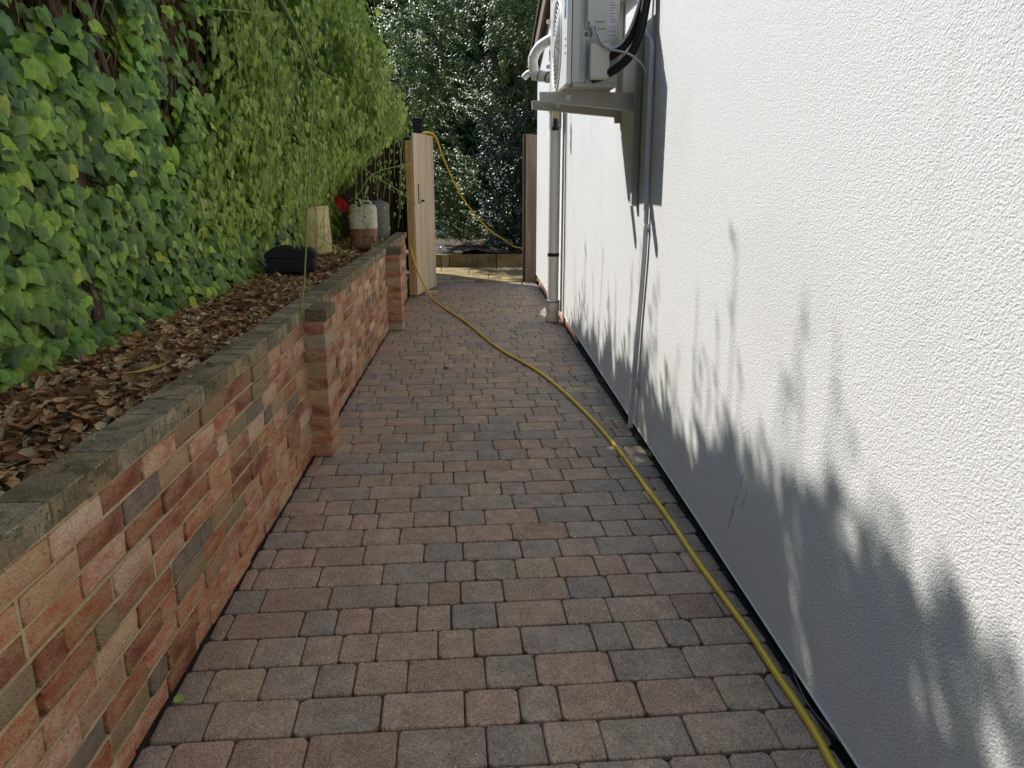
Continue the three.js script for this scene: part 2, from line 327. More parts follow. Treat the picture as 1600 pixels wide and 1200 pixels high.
    g.rotateX(Math.PI / 2); g.translate(0, COPH - 0.003, 0);  // shape y -> z
    g.computeVertexNormals();
    return boxUV(g);
  }
  let k = 0;
  for (let z = -1.365 + PITCHC * 26; z > -9.35; z -= PITCHC, k++) {
    const g = copGeo(PITCHC - 0.006 - r() * 0.002, -0.112, 0.006 + (r() - 0.5) * 0.006, r() < 0.5 ? [0.33, 0.66] : [0.28, 0.52, 0.76]);
    const uv = g.attributes.uv, du = r() * 5, dv = r() * 5; for (let i = 0; i < uv.count; i++) uv.setXY(i, uv.getX(i) * 1.6 + du, uv.getY(i) * 1.6 + dv);
    const o = part('coping_stone', g, copM[Math.floor(r() * 4)], lowWall); o.position.set(0, WTOP - COPH + (r() - 0.5) * 0.005, z - PITCHC / 2); o.rotation.set((r() - 0.5) * 0.012, (r() - 0.5) * 0.01, (r() - 0.5) * 0.015);
  }
  for (const p of PIERS) { const o = part('coping_stone', copGeo(p[1] + 0.01, 0.012, p[2] + 0.012, []), copM[1], lowWall); o.position.set(0, WTOP - COPH - 0.002, p[0] - p[1] / 2); }
}

// ------------------------------------------------------------------ house
const PASS = [];
const scuffs = [[[-2.42, 0.47], [-2.47, 0.36], [-2.52, 0.23]], [[-2.38, 0.42], [-2.42, 0.33]], [[-2.5, 0.3], [-2.53, 0.2]]];
const wallCol = tex(2048, 1024, (u, v, i, j) => { // 8 m along the wall, 4 m up
  const z = u * 8 - 8, y = v * 4;
  const st = fbm(u * 220, v * 3, 220, 3, 201, 4), st2 = fbm(u * 60, v * 2, 60, 2, 203, 3), bl = fbm(u * 14, v * 7, 14, 7, 205, 4), far = smooth(-4.2, -5.4, z);
  let c = mixc([213, 211, 207], [192, 188, 180], clamp(smooth(0.5, 0.8, st) * smooth(0.4, 0.7, st2) * (0.15 + 0.4 * far) + smooth(0.5, 0.85, bl) * 0.22));
  for (const s of scuffs) for (let k = 0; k + 1 < s.length; k++) { const [z0, y0] = s[k], [z1, y1] = s[k + 1]; if (y <= y0 && y >= y1) { const d = Math.abs(z - lerp(z0, z1, (y0 - y) / (y0 - y1))); if (d < 0.006) c = mixc(c, [92, 92, 94], 0.45 * hash(i, j >> 2, 3)); } }
  const k = 1 + (hash(i, j, 209) - 0.5) * 0.05; return [c[0] * k, c[1] * k, c[2] * k];
}, true, [1 / 8, 1 / 4]);
const wallBump = tex(2048, 2048, (u, v) => { // spar dash / roughcast grains, 1.5 m tile
  const a = vnoise(u * 340, v * 440, 340, 440, 211), b = vnoise(u * 560 + 0.5, v * 660, 560, 660, 212), c = fbm(u * 150, v * 180, 150, 180, 213, 2);
  return clamp(0.12 + a * 0.5 + b * 0.3 + (c - 0.5) * 0.2);
}, false, [1 / 1.5, 1 / 1.5]);
const renderM = mat({ map: wallCol, bumpMap: wallBump, bumpScale: 0.0021, roughness: 0.92 });
const whiteTrim = mat({ color: hex('#dcdad4'), roughness: 0.5 });
const HE = -10.62, hb = (z) => 0.052 - 0.0102 * Math.min(z, -1);  // lower edge of the render
{
  const h = thing('house', 'white roughcast house wall standing along the right side of the path', 'house', [HX, 0, 0], HROT);
  const topAt = (z) => Math.min(2.84 + 0.27 * (z - HE), 3.9), ZF = HE + 1.06 / 0.27;
  const wallPiece = (x0, x1, y0, zs) => { // a wall whose top follows the roof
    const q = new THREE.Shape(); q.moveTo(-zs[0], y0(zs[0])); for (const z of zs) q.lineTo(-z, topAt(z)); q.lineTo(-zs[zs.length - 1], y0(zs[zs.length - 1])); q.lineTo(1, y0(-1)); q.lineTo(-zs[0], y0(zs[0]));
    const e = new THREE.ExtrudeGeometry(q, { depth: x1 - x0, bevelEnabled: false }); e.rotateY(Math.PI / 2); e.translate(x0, 0, 0); e.computeVertexNormals(); return boxUV(e); };
  part('wall', wallPiece(0, 0.3, hb, [HE, ZF, 10]), renderM, h);
  part('wall', bx(0.3, 6, 0, topAt(HE), HE, HE + 0.3), renderM, h);
  part('wall', bx(0.3, 6, 0, 3.9, 9.7, 10), renderM, h);
  part('wall', wallPiece(5.7, 6, () => 0, [HE + 0.3, ZF, 9.7]), renderM, h);
  { const q = new THREE.Shape(), zs = [HE, -1, 10]; zs.forEach((z, k) => q[k ? 'lineTo' : 'moveTo'](-z, hb(z) - 0.0055)); for (const z of [...zs].reverse()) q.lineTo(-z, hb(z) - 0.0005); const e = new THREE.ExtrudeGeometry(q, { depth: 0.016, bevelEnabled: false }); e.rotateY(Math.PI / 2); e.translate(-0.004, 0, 0); e.computeVertexNormals(); part('render_stop_bead', boxUV(e), whiteTrim, h); }
  const recessShadeM = mat({ color: hex('#1d1c1b'), roughness: 0.85, bumpMap: soilBump, bumpScale: 0.004 });  // near-black puts the shade of the recess under the render into the colour
  part('plinth', bx(0.05, 0.297, -0.04, 0.2, HE + 0.02, 9.98), recessShadeM, h);
  const r = rng(33), pg = Array.from({ length: 4 }, () => brickGeo(0.215, 0.065, 0.03, r, 0, 0));
  for (let c = 0; c < 2; c++) for (let k = 0; k < 17; k++) {
    const z = -6.85 - k * 0.225 - (c ? 0.11 : 0); if (z - 0.11 < HE) continue;
    const o = part('brick', pg[(k + c) % 4], brickMs[[4, 11, 5, 2, 10][Math.floor(r() * 5)]], h); o.rotation.y = Math.PI; o.position.set(0.034 + r() * 0.003, 0.028 + c * 0.074, z);
  }
  part('loose_membrane_edge', tube([[0.02, 0.066, -2.0], [-0.004, 0.05, -1.88], [-0.01, 0.042, -1.76], [0.004, 0.048, -1.64], [0.02, 0.056, -1.58]], 0.003, 20, 5), mat({ color: hex('#3a3b3e'), roughness: 0.35 }), h);
  // eaves: brown fascia, soffit, roof
  const wood = woodMat('#6d5846', '#8a745c', 411);
  const slope = (x0, x1, a, b, zs, zo = 0) => { const q = new THREE.Shape(); zs.forEach((z, k) => q[k ? 'lineTo' : 'moveTo'](-z, topAt(z) + (z < HE ? -0.27 * (HE - z) : 0) + a)); for (const z of [...zs].reverse()) q.lineTo(-z, topAt(z) + (z < HE ? -0.27 * (HE - z) : 0) + b); const e = new THREE.ExtrudeGeometry(q, { depth: x1 - x0, bevelEnabled: false }); e.rotateY(Math.PI / 2); e.translate(x0, 0, 0); e.computeVertexNormals(); return boxUV(e); };
  part('barge_board', slope(-0.075, -0.05, -0.06, 0.15, [HE - 0.02, ZF, 10.1]), wood, h);
  part('soffit_board', slope(-0.049, 0.3, 0.004, 0.02, [HE - 0.01, ZF, 10.1]), wood, h);
  part('roof', slope(-0.1, 6.2, 0.155, 0.19, [HE - 0.06, ZF, 10.2]), mat({ color: hex('#5b4a40'), roughness: 0.9 }), h);
}
function woodMat(a, b, seed, rep = [1, 1]) {
  const A = hex(a).convertLinearToSRGB().toArray().map((x) => x * 255), B = hex(b).convertLinearToSRGB().toArray().map((x) => x * 255);
  const f = (u, v) => { const w = fbm(u * 3, v * 3, 3, 3, seed + 9, 3); const g = fbm(u * 60 + w * 5, v * 3, 60, 3, seed, 5); const k = fbm(u * 8, v * 4, 8, 4, seed + 4, 3); return clamp((g - 0.25) * 1.7 + (k - 0.5) * 0.6); };
  return mat({ map: tex(256, 512, (u, v) => mixc(A, B, f(u, v)), true, rep), bumpMap: tex(256, 512, (u, v) => f(u, v), false, rep), bumpScale: 0.0025, roughness: 0.82 });
}

// ------------------------------------------------------------------ services on the house wall
const cream = mat({ color: hex('#f0ece0'), roughness: 0.42 }), creamDull = mat({ color: hex('#e6e0cf'), roughness: 0.55 }), greyPlastic = mat({ color: hex('#dcdde0'), roughness: 0.45 });
const blackRubber = mat({ color: hex('#17171a'), roughness: 0.6 }), brownSteel = mat({ color: hex('#bdb8ab'), roughness: 0.5 });
const whitePanel = mat({ color: hex('#e4e4de'), roughness: 0.35 });
{
  // soil stack
  const z = -7.8, x = -0.075, R = 0.057;
  const s = houseThing('soil_pipe', 'thick cream vertical soil pipe with black tape band at the far end of white wall', 'pipe', [x, 0, z]);
  hpart('pipe', new THREE.CylinderGeometry(R, R, 3.3, 28).translate(x, 1.72, z), cream, s);
  hpart('socket', [new THREE.LatheGeometry([[R, 0.235], [R + 0.012, 0.225], [R + 0.013, 0.13], [R + 0.006, 0.115], [R + 0.006, 0.075], [R + 0.018, 0.06], [R + 0.018, 0.012], [R + 0.004, 0.004]].map((p) => new THREE.Vector2(...p)), 28).translate(x, 0, z)], creamDull, s);
  hpart('seal', new THREE.CylinderGeometry(R + 0.0145, R + 0.0145, 0.008, 28).translate(x, 0.215, z), blackRubber, s);
  hpart('tape_band', new THREE.CylinderGeometry(R + 0.002, R + 0.002, 0.035, 28).translate(x, 0.69, z), blackRubber, s);
  hpart('socket', new THREE.LatheGeometry([[R, 1.9], [R + 0.005, 1.9], [R + 0.005, 2.05], [R + 0.012, 2.055], [R + 0.012, 2.075], [R, 2.08]].map((p) => new THREE.Vector2(...p)), 28).translate(x, 0, z), cream, s);
  hpart('socket', new THREE.LatheGeometry([[R, 2.5], [R + 0.01, 2.51], [R + 0.01, 2.6], [R, 2.61]].map((p) => new THREE.Vector2(...p)), 28).translate(x, 0, z), cream, s);
  // branch: level pipe with a spout, bend back up to the stack
  const b = [[x, 2.36, z - 0.02], [x - 0.08, 2.37, z - 0.06], [x - 0.2, 2.4, z - 0.15]];
  hpart('branch_pipe', tube(b, 0.05, 16, 16), creamDull, s);
  for (const p of [[[x - 0.06, 2.364, z - 0.045], [x - 0.075, 2.37, z - 0.055]], [[x - 0.13, 2.38, z - 0.097], [x - 0.14, 2.384, z - 0.105]]]) hpart('branch_collar', tube(p, 0.0535, 2, 16), mat({ color: hex('#6b655a'), roughness: 0.6 }), s);
  hpart('bend', tube([[x - 0.19, 2.4, z - 0.145], [x - 0.205, 2.48, z - 0.15], [x - 0.2, 2.56, z - 0.15], [x - 0.14, 2.65, z - 0.11], [x - 0.03, 2.71, z - 0.03], [x, 2.72, z]], 0.047, 28, 16), cream, s);
  for (const p of [[[x - 0.204, 2.465, z - 0.15], [x - 0.204, 2.48, z - 0.15]], [[x - 0.2, 2.55, z - 0.15], [x - 0.199, 2.56, z - 0.15]]]) hpart('bend_collar', tube(p, 0.052, 2, 16), creamDull, s);
  hpart('spout', tube([[x - 0.19, 2.395, z - 0.14], [x - 0.235, 2.42, z - 0.17], [x - 0.28, 2.39, z - 0.2], [x - 0.29, 2.375, z - 0.207]], 0.03, 14, 12), whitePanel, s);
  for (const y of [2.44, 2.83]) hpart('clip', bx(x - 0.09, -0.005, y, y + 0.03, z - 0.035, z + 0.035, 0.006), creamDull, s);
  // overflow lead and black fitting under the bracket
  const f = houseThing('wall_fitting', 'small black fitting on a bent strap beside the cream soil pipe', 'fitting', [-0.12, 1.86, -7.3]);
  hpart('strap', [tube([[-0.02, 2.08, -7.3], [-0.13, 2.07, -7.3], [-0.145, 2.0, -7.3], [-0.13, 1.93, -7.3]], 0.007, 12, 6)], blackRubber, f);
  hpart('shade', [new THREE.LatheGeometry([[0, 0.0], [0.03, 0.002], [0.034, 0.03], [0.026, 0.04], [0.026, 0.085], [0.018, 0.1], [0, 0.1]].map((p) => new THREE.Vector2(...p)), 16).translate(-0.125, 1.85, -7.3)], blackRubber, f);
  hpart('cover', bx(-0.155, -0.1, 1.952, 2.06, -7.33, -7.285, 0.008), mat({ color: hex('#b79f78'), roughness: 0.6 }), f);
  const c = houseThing('cable', 'thin grey cable running straight down white wall right of the soil pipe', 'cable', [-0.01, 0.12, -7.42]);
  hpart('lead', tube([[-0.012, 0.12, -7.42], [-0.01, 0.8, -7.425], [-0.011, 1.5, -7.44], [-0.01, 2.4, -7.46]], 0.0065, 24, 6), mat({ color: hex('#8f8c8c'), roughness: 0.5 }), c);
}
{
  // wall bracket: two arms, two rails, cross bar
  const g = houseThing('air_conditioner_bracket', 'grey steel wall bracket with two arms carrying the air conditioner', 'bracket', [0, 1.3, -4.65]);
  const arm = (z) => { const s = new THREE.Shape(); s.moveTo(-0.535, 1.884); s.lineTo(-0.012, 1.884); s.lineTo(-0.012, 1.793); s.lineTo(-0.535, 1.84); const e = new THREE.ExtrudeGeometry(s, { depth: 0.04, bevelEnabled: true, bevelSize: 0.002, bevelThickness: 0.002, bevelSegments: 1 }); e.translate(0, 0, z - 0.02); return boxUV(e); };
  for (const z of [-4.38, -4.87]) { hpart('arm', arm(z), brownSteel, g); hpart('sticker', bx(-0.395, -0.37, 1.845, 1.87, z + 0.0225, z + 0.0235), whitePanel, g); }
  for (const z of [-4.3, -4.87]) {
    const rl = hpart('rail', [bx(-0.036, -0.006, z < -4.5 ? 1.76 : 1.3, 2.42, z - 0.022, z + 0.022, 0.003), ...[-0.03, -0.022, -0.014].map((x) => bx(x - 0.0015, x + 0.0015, z < -4.5 ? 1.765 : 1.302, 1.88, z + 0.0222, z + 0.0245))], brownSteel, g);
    const cp = part('end_cap', new RoundedBoxGeometry(0.034, 0.012, 0.05, 1, 0.003), whitePanel, rl); cp.position.set(-0.021 - g.off[0], z < -4.5 ? 1.755 : 1.297 - g.off[1], z - g.off[2]);
  }
  hpart('cross_bar', bx(-0.05, -0.008, 2.42, 2.46, -5.05, -4.1, 0.003), brownSteel, g);
}
{
  const X0 = -0.4, X1 = -0.15, Y0 = 1.892, Y1 = 2.44, Z0 = -4.2, Z1 = -5.0;
  const ac = houseThing('air_conditioner', 'white outdoor air conditioner unit with round fan grille high on white wall', 'air conditioner', [-0.24, Y0, -4.6]);
  const cas = mat({ color: hex('#cfcfc6'), roughness: 0.45 }), casD = mat({ color: hex('#bdbdb2'), roughness: 0.5 }), dark = mat({ color: hex('#2b2c2e'), roughness: 0.6 }), gr = mat({ color: hex('#d6d6d2'), roughness: 0.4 });
  hpart('casing', bx(X0 + 0.012, X1, Y0 + 0.02, Y1, Z1, Z0, 0.01), cas, ac);
  // front panel as a frame round the fan opening
  const cy = 2.155, cz = -4.66, FR = 0.232;
  { const s = new THREE.Shape(); s.moveTo(-5.0, Y0 + 0.022); s.lineTo(Z0, Y0 + 0.022); s.lineTo(Z0, Y1); s.lineTo(-5.0, Y1); s.lineTo(-5.0, Y0 + 0.022); const hole = new THREE.Path(); hole.absarc(cz, cy, FR, 0, Math.PI * 2, true); s.holes.push(hole);
    const e = new THREE.ExtrudeGeometry(s, { depth: 0.016, bevelEnabled: true, bevelSize: 0.004, bevelThickness: 0.004, bevelSegments: 2, curveSegments: 40 }); e.rotateY(-Math.PI / 2); e.translate(X0 + 0.004, 0, 0); hpart('front_panel', boxUV(e), whitePanel, ac); }
  { const d = new THREE.CylinderGeometry(FR, FR, 0.004, 40); d.rotateZ(Math.PI / 2); d.translate(X0 + 0.009, cy, cz); hpart('fan_recess', d, dark, ac); }
  for (let k = 0; k < 3; k++) { const b = new THREE.SphereGeometry(1, 12, 8); b.scale(0.003, 0.1, 0.06); b.rotateY(0.25); b.translate(0, 0.11, 0); b.rotateX(k * 2.094 + 0.5); b.translate(X0 + 0.003, cy, cz); hpart('fan_blade', b, mat({ color: hex('#5a5c60'), roughness: 0.5 }), ac); }
  for (let k = 0; k < 9; k++) { const R = 0.05 + k * 0.0225, t = new THREE.TorusGeometry(R, 0.003, 5, 44); t.rotateY(Math.PI / 2); t.translate(X0 - 0.018 - 0.012 * (1 - (R / FR) ** 2), cy, cz); hpart('grille_ring', t, gr, ac); }
  { const l = []; for (let k = 0; k < 24; k++) { const a = k * Math.PI / 12; l.push(tube([[X0 - 0.03, cy + 0.045 * Math.cos(a), cz + 0.045 * Math.sin(a)], [X0 - 0.026, cy + 0.13 * Math.cos(a + 0.12), cz + 0.13 * Math.sin(a + 0.12)], [X0 - 0.016, cy + 0.234 * Math.cos(a + 0.25), cz + 0.234 * Math.sin(a + 0.25)]], 0.0022, 6, 5)); } hpart('grille_spokes', l, gr, ac).userData.kind = 'stuff'; }
  { const t = new THREE.TorusGeometry(FR + 0.004, 0.009, 8, 56); t.rotateY(Math.PI / 2); t.translate(X0 - 0.014, cy, cz); hpart('grille_rim', t, whitePanel, ac); const h = new THREE.CylinderGeometry(0.048, 0.048, 0.006, 24); h.rotateZ(Math.PI / 2); h.translate(X0 - 0.032, cy, cz); hpart('grille_hub', h, gr, ac); }
  hpart('brand_sticker', bx(X0 - 0.0185, X0 - 0.017, 2.235, 2.42, -4.3, -4.245), mat({ color: hex('#2f86c4'), roughness: 0.4 }), ac);
  for (const y of [2.285, 2.34]) hpart('brand_sticker_motif', bx(X0 - 0.0192, X0 - 0.0187, y, y + 0.022, -4.286, -4.258), mat({ color: hex('#a9d0ec'), roughness: 0.4 }), ac);
  for (let k = 0; k < 3; k++) hpart('vent_mark', bx(X0 - 0.0185, X0 - 0.017, 2.06 + k * 0.035, 2.0635 + k * 0.035, -4.275, -4.22), mat({ color: hex('#8a8b8c') }), ac);
  // side facing down the path
  const S = Z0; // face plane
  const sp = (name, geos, m, g) => { const q = merge(Array.isArray(geos) ? geos : [geos]); q.translate(-X0, 0, 0); q.scale(0.83, 1, 1); q.translate(X0, 0, 0); return hpart(name, q, m, g); };
  sp('corner_strip', bx(X0 + 0.014, X0 + 0.058, Y0 + 0.024, Y1 - 0.004, S, S + 0.004, 0.0015), cas, ac);
  for (const x of [X0 + 0.066, X0 + 0.078]) sp('seam_rib', bx(x - 0.002, x + 0.002, Y0 + 0.04, Y1 - 0.01, S, S + 0.003, 0.0008), casD, ac);
  sp('terminal_cover', [bx(-0.312, -0.178, 2.17, 2.43, S, S + 0.012, 0.005), bx(-0.302, -0.19, 2.2, 2.3, S + 0.012, S + 0.026, 0.006), bx(-0.3, -0.192, 2.306, 2.42, S + 0.012, S + 0.022, 0.005)], cas, ac);
  sp('cable_gland', [bx(-0.29, -0.25, 2.165, 2.2, S + 0.012, S + 0.032, 0.006)], cas, ac);
  sp('data_sticker', bx(-0.17, -0.113, 2.185, 2.4, S, S + 0.0012), whitePanel, ac);
  { const l = []; const r = rng(5); for (let k = 0; k < 15; k++) l.push(bx(-0.164, -0.164 + 0.018 + r() * 0.03, 2.2 + k * 0.013, 2.2055 + k * 0.013, S + 0.0012, S + 0.0018)); sp('sticker_print', l, mat({ color: hex('#a9a9a4') }), ac); }
  sp('warning_sticker', [bx(-0.32, -0.238, 2.125, 2.163, S, S + 0.0012)], whitePanel, ac);
  sp('sticker_print', [bx(-0.312, -0.29, 2.132, 2.156, S + 0.0012, S + 0.0018), bx(-0.28, -0.266, 2.13, 2.158, S + 0.0012, S + 0.0018)], mat({ color: hex('#7f868c') }), ac);
  sp('barcode_sticker', bx(-0.176, -0.112, 2.128, 2.172, S, S + 0.0012), whitePanel, ac);
  { const l = []; for (let k = 0; k < 12; k++) for (const y of [2.133, 2.153]) l.push(bx(-0.171 + k * 0.0046, -0.171 + k * 0.0046 + 0.0015 + 0.0015 * (k % 3 === 0), y, y + 0.014, S + 0.0012, S + 0.0018)); sp('sticker_print', l, mat({ color: hex('#8d97a6') }), ac); }
  sp('valve_recess', bx(-0.3, -0.155, Y0 + 0.02, 2.115, S, S + 0.008, 0.003), casD, ac);
  sp('valve_cover', bx(-0.287, -0.163, 1.925, 2.095, S + 0.008, S + 0.062, 0.012), mat({ color: hex('#cfccbe'), roughness: 0.5 }), ac);
  sp('base_pan', [bx(X0 + 0.02, X0 + 0.3, Y0 + 0.004, Y0 + 0.022, Z1 + 0.004, Z0 + 0.006, 0.004)], casD, ac);
  for (const z of [-4.38, -4.87]) hpart('foot', [bx(X0 + 0.01, X1 - 0.01, Y0 - 0.007, Y0 + 0.005, z - 0.028, z + 0.028, 0.003)], casD, ac);
}
{
  // insulated pipes, cables, conduit
  const p1 = thing('refrigerant_pipe', 'upper black insulated pipe curving up from the air conditioner', 'pipe', [0.69, 2.04, -4.15]);
  const rel = (pts, b) => pts.map((p) => [p[0] - b[0], p[1] - b[1], p[2] - b[2]]);
  const P1 = [[0.61, 2.005, -4.19], [0.66, 2.02, -4.178], [0.715, 2.045, -4.145], [0.765, 2.085, -4.12], [0.808, 2.165, -4.1], [0.843, 2.285, -4.09], [0.86, 2.45, -4.09], [0.87, 2.8, -4.1]];
  part('insulation', tube(rel(P1, [0.69, 2.04, -4.15]), 0.02, 40, 12), blackRubber, p1);
  const p2 = thing('refrigerant_pipe', 'lower black insulated pipe curving up from the air conditioner', 'pipe', [0.69, 1.97, -4.15]);
  const P2 = [[0.61, 1.93, -4.19], [0.66, 1.945, -4.178], [0.72, 1.972, -4.13], [0.78, 2.025, -4.09], [0.822, 2.12, -4.06], [0.845, 2.25, -4.05], [0.862, 2.42, -4.05], [0.872, 2.8, -4.06]];
  part('insulation', tube(rel(P2, [0.69, 1.97, -4.15]), 0.022, 40, 12), blackRubber, p2);
  const grey = mat({ color: hex('#b4b7bd'), roughness: 0.45 });
  const c1 = thing('power_cable', 'grey cable from the air conditioner terminal box sagging across to the conduit', 'cable', [0.62, 2.16, -4.16]);
  part('lead', tube(rel([[0.605, 2.175, -4.16], [0.608, 2.14, -4.14], [0.64, 2.09, -4.13], [0.7, 2.06, -4.11], [0.77, 2.035, -4.06], [0.83, 1.99, -4.04], [0.868, 1.93, -4.05], [0.885, 1.86, -4.07]], [0.62, 2.16, -4.16]), 0.006, 48, 8), grey, c1);
  const c2 = thing('power_cable', 'grey cable following the top of the black insulated pipes', 'cable', [0.62, 2.16, -4.16]);
  part('lead', tube(rel([[0.62, 2.175, -4.16], [0.622, 2.14, -4.135], [0.655, 2.085, -4.12], [0.7, 2.07, -4.115], [0.742, 2.09, -4.1], [0.785, 2.165, -4.085], [0.822, 2.29, -4.075], [0.84, 2.45, -4.07], [0.85, 2.8, -4.08]], [0.62, 2.16, -4.16]), 0.0065, 48, 8), grey, c2);
  const cd = thing('conduit', 'slim grey plastic conduit clipped down white wall below the air conditioner', 'conduit', [0.864, 0.05, -4.1]);
  const B = [0.864, 0.05, -4.1];
  part('tube', tube(rel([[0.862, 2.9, -4.155], [0.862, 2.4, -4.155], [0.863, 2.19, -4.158], [0.866, 2.15, -4.14], [0.879, 2.09, -4.04], [0.88, 2.05, -4.025], [0.88, 1.95, -4.02], [0.88, 1.53, -4.01], [0.881, 1.117, -3.995], [0.88, 0.703, -4.057], [0.874, 0.36, -4.096], [0.866, 0.085, -4.1]], B), 0.0135, 90, 12), greyPlastic, cd);
  for (const [y, x, z] of [[1.2, 0.885, -3.997], [0.345, 0.875, -4.096]]) { const o = part('clip', [bx(-0.017, 0.035, -0.014, 0.014, -0.02, 0.02, 0.004), bx(0.0, 0.036, -0.012, 0.012, -0.034, 0.034, 0.003)], whitePanel, cd); o.position.set(x - B[0], y - B[1], z - B[2]); }
  part('outlet_lip', tube(rel([[0.8662, 0.092, -4.1], [0.866, 0.08, -4.1]], B), 0.0155, 2, 12), greyPlastic, cd);
}

// ------------------------------------------------------------------ gate, posts, fences
const gateWood = woodMat('#b8a07c', '#f2e0c0', 501, [3, 0.6]), stileWood = woodMat('#c39a5c', '#e4bf84', 531, [6, 0.6]), greyWood = woodMat('#8a7460', '#b8a28c', 551, [4, 0.6]), darkWood = woodMat('#3c2c21', '#745a47', 571, [4, 0.6]);
{
  const A = V(-0.708, 0, -9.53), D = V(-0.515, 0, -10.37), len = A.distanceTo(D), ang = Math.atan2(-(D.z - A.z), D.x - A.x); // local +x from near edge to far edge
  const g = thing('garden_gate', 'pale timber gate standing open at the end of the path', 'gate', [A.x, 0, A.z], ang);
  const n = 5, w = len / n, r = rng(61);
  for (let k = 0; k < n; k++) { const b = bx(k * w + 0.002, (k + 1) * w - 0.001, 0.03, 1.945 + 0.006 * r(), -0.02, 0.0, 0.003); const uv = b.attributes.uv, o = r(); for (let i = 0; i < uv.count; i++) uv.setXY(i, uv.getX(i) + o, uv.getY(i) + o * 3); part('board', b, gateWood, g); }
  part('stile', bx(-0.008, 0.07, 0.03, 1.86, -0.1, -0.022, 0.003), stileWood, g);   // frame on the back, its edge towards us
  part('stile', bx(len - 0.075, len, 0.03, 1.86, -0.1, -0.022, 0.003), stileWood, g);
  for (const y of [0.2, 0.95, 1.7]) part('ledge', bx(0.072, len - 0.077, y, y + 0.09, -0.07, -0.022, 0.003), stileWood, g);
  const iron = mat({ color: hex('#2a2624'), roughness: 0.5, metalness: 0.4 });
  part('bolt', [bx(0.14, 0.165, 1.14, 1.36, 0.0005, 0.008, 0.002), bx(0.14, 0.26, 1.13, 1.138, 0.0005, 0.008, 0.002), new THREE.CylinderGeometry(0.012, 0.012, 0.04, 10).rotateX(Math.PI / 2).translate(0.27, 1.16, 0.02)], iron, g);
  for (const y of [0.42, 1.05, 1.4, 1.78]) part('screw', new THREE.CylinderGeometry(0.006, 0.006, 0.004, 8).rotateZ(Math.PI / 2).translate(-0.009, y, -0.06), iron, g);
}
{
  const p = thing('gate_post', 'black gate post rising behind the open pale gate', 'post', [-0.72, 0, -10.62]);
  part('post', bx(-0.06, 0.06, 0, 2.16, -0.06, 0.06, 0.006), mat({ color: hex('#1b1d22'), roughness: 0.6 }), p);
  part('cap', bx(-0.066, 0.066, 2.162, 2.18, -0.066, 0.066, 0.006), mat({ color: hex('#1b1d22'), roughness: 0.6 }), p);
}
{
  const p = thing('timber_fence', 'narrow brown timber fence post and board beside the far end of white wall', 'fence', [0.68, 0, -10.95]);
  const r = rng(9);
  part('post', bx(0.035, 0.13, 0, 2.0, -0.05, 0.045, 0.004), greyWood, p);
  part('board', bx(0.0, 0.033, 0, 2.0, -0.06, 0.03, 0.003), darkWood, p);
  part('board', bx(0.132, 0.2, 0, 1.995, -0.055, 0.035, 0.003), greyWood, p);
}
{
  const f = thing('fence', 'dark brown board fence across the end of the planting bed', 'fence', [-1.9, 0.55, -9.95]);
  let k = 0; for (let x = 0; x < 1.12; x += 0.125, k++) { const o = part('board', bx(0.002, 0.12, 0, 1.36, -0.01, 0.012, 0.002), darkWood, f); o.position.set(x, 0, (k % 2) * 0.006); }
  part('rail', bx(0, 1.12, 1.0, 1.07, -0.06, -0.011, 0.003), darkWood, f); part('rail', bx(0, 1.12, 0.2, 0.27, -0.06, -0.011, 0.003), darkWood, f);
}
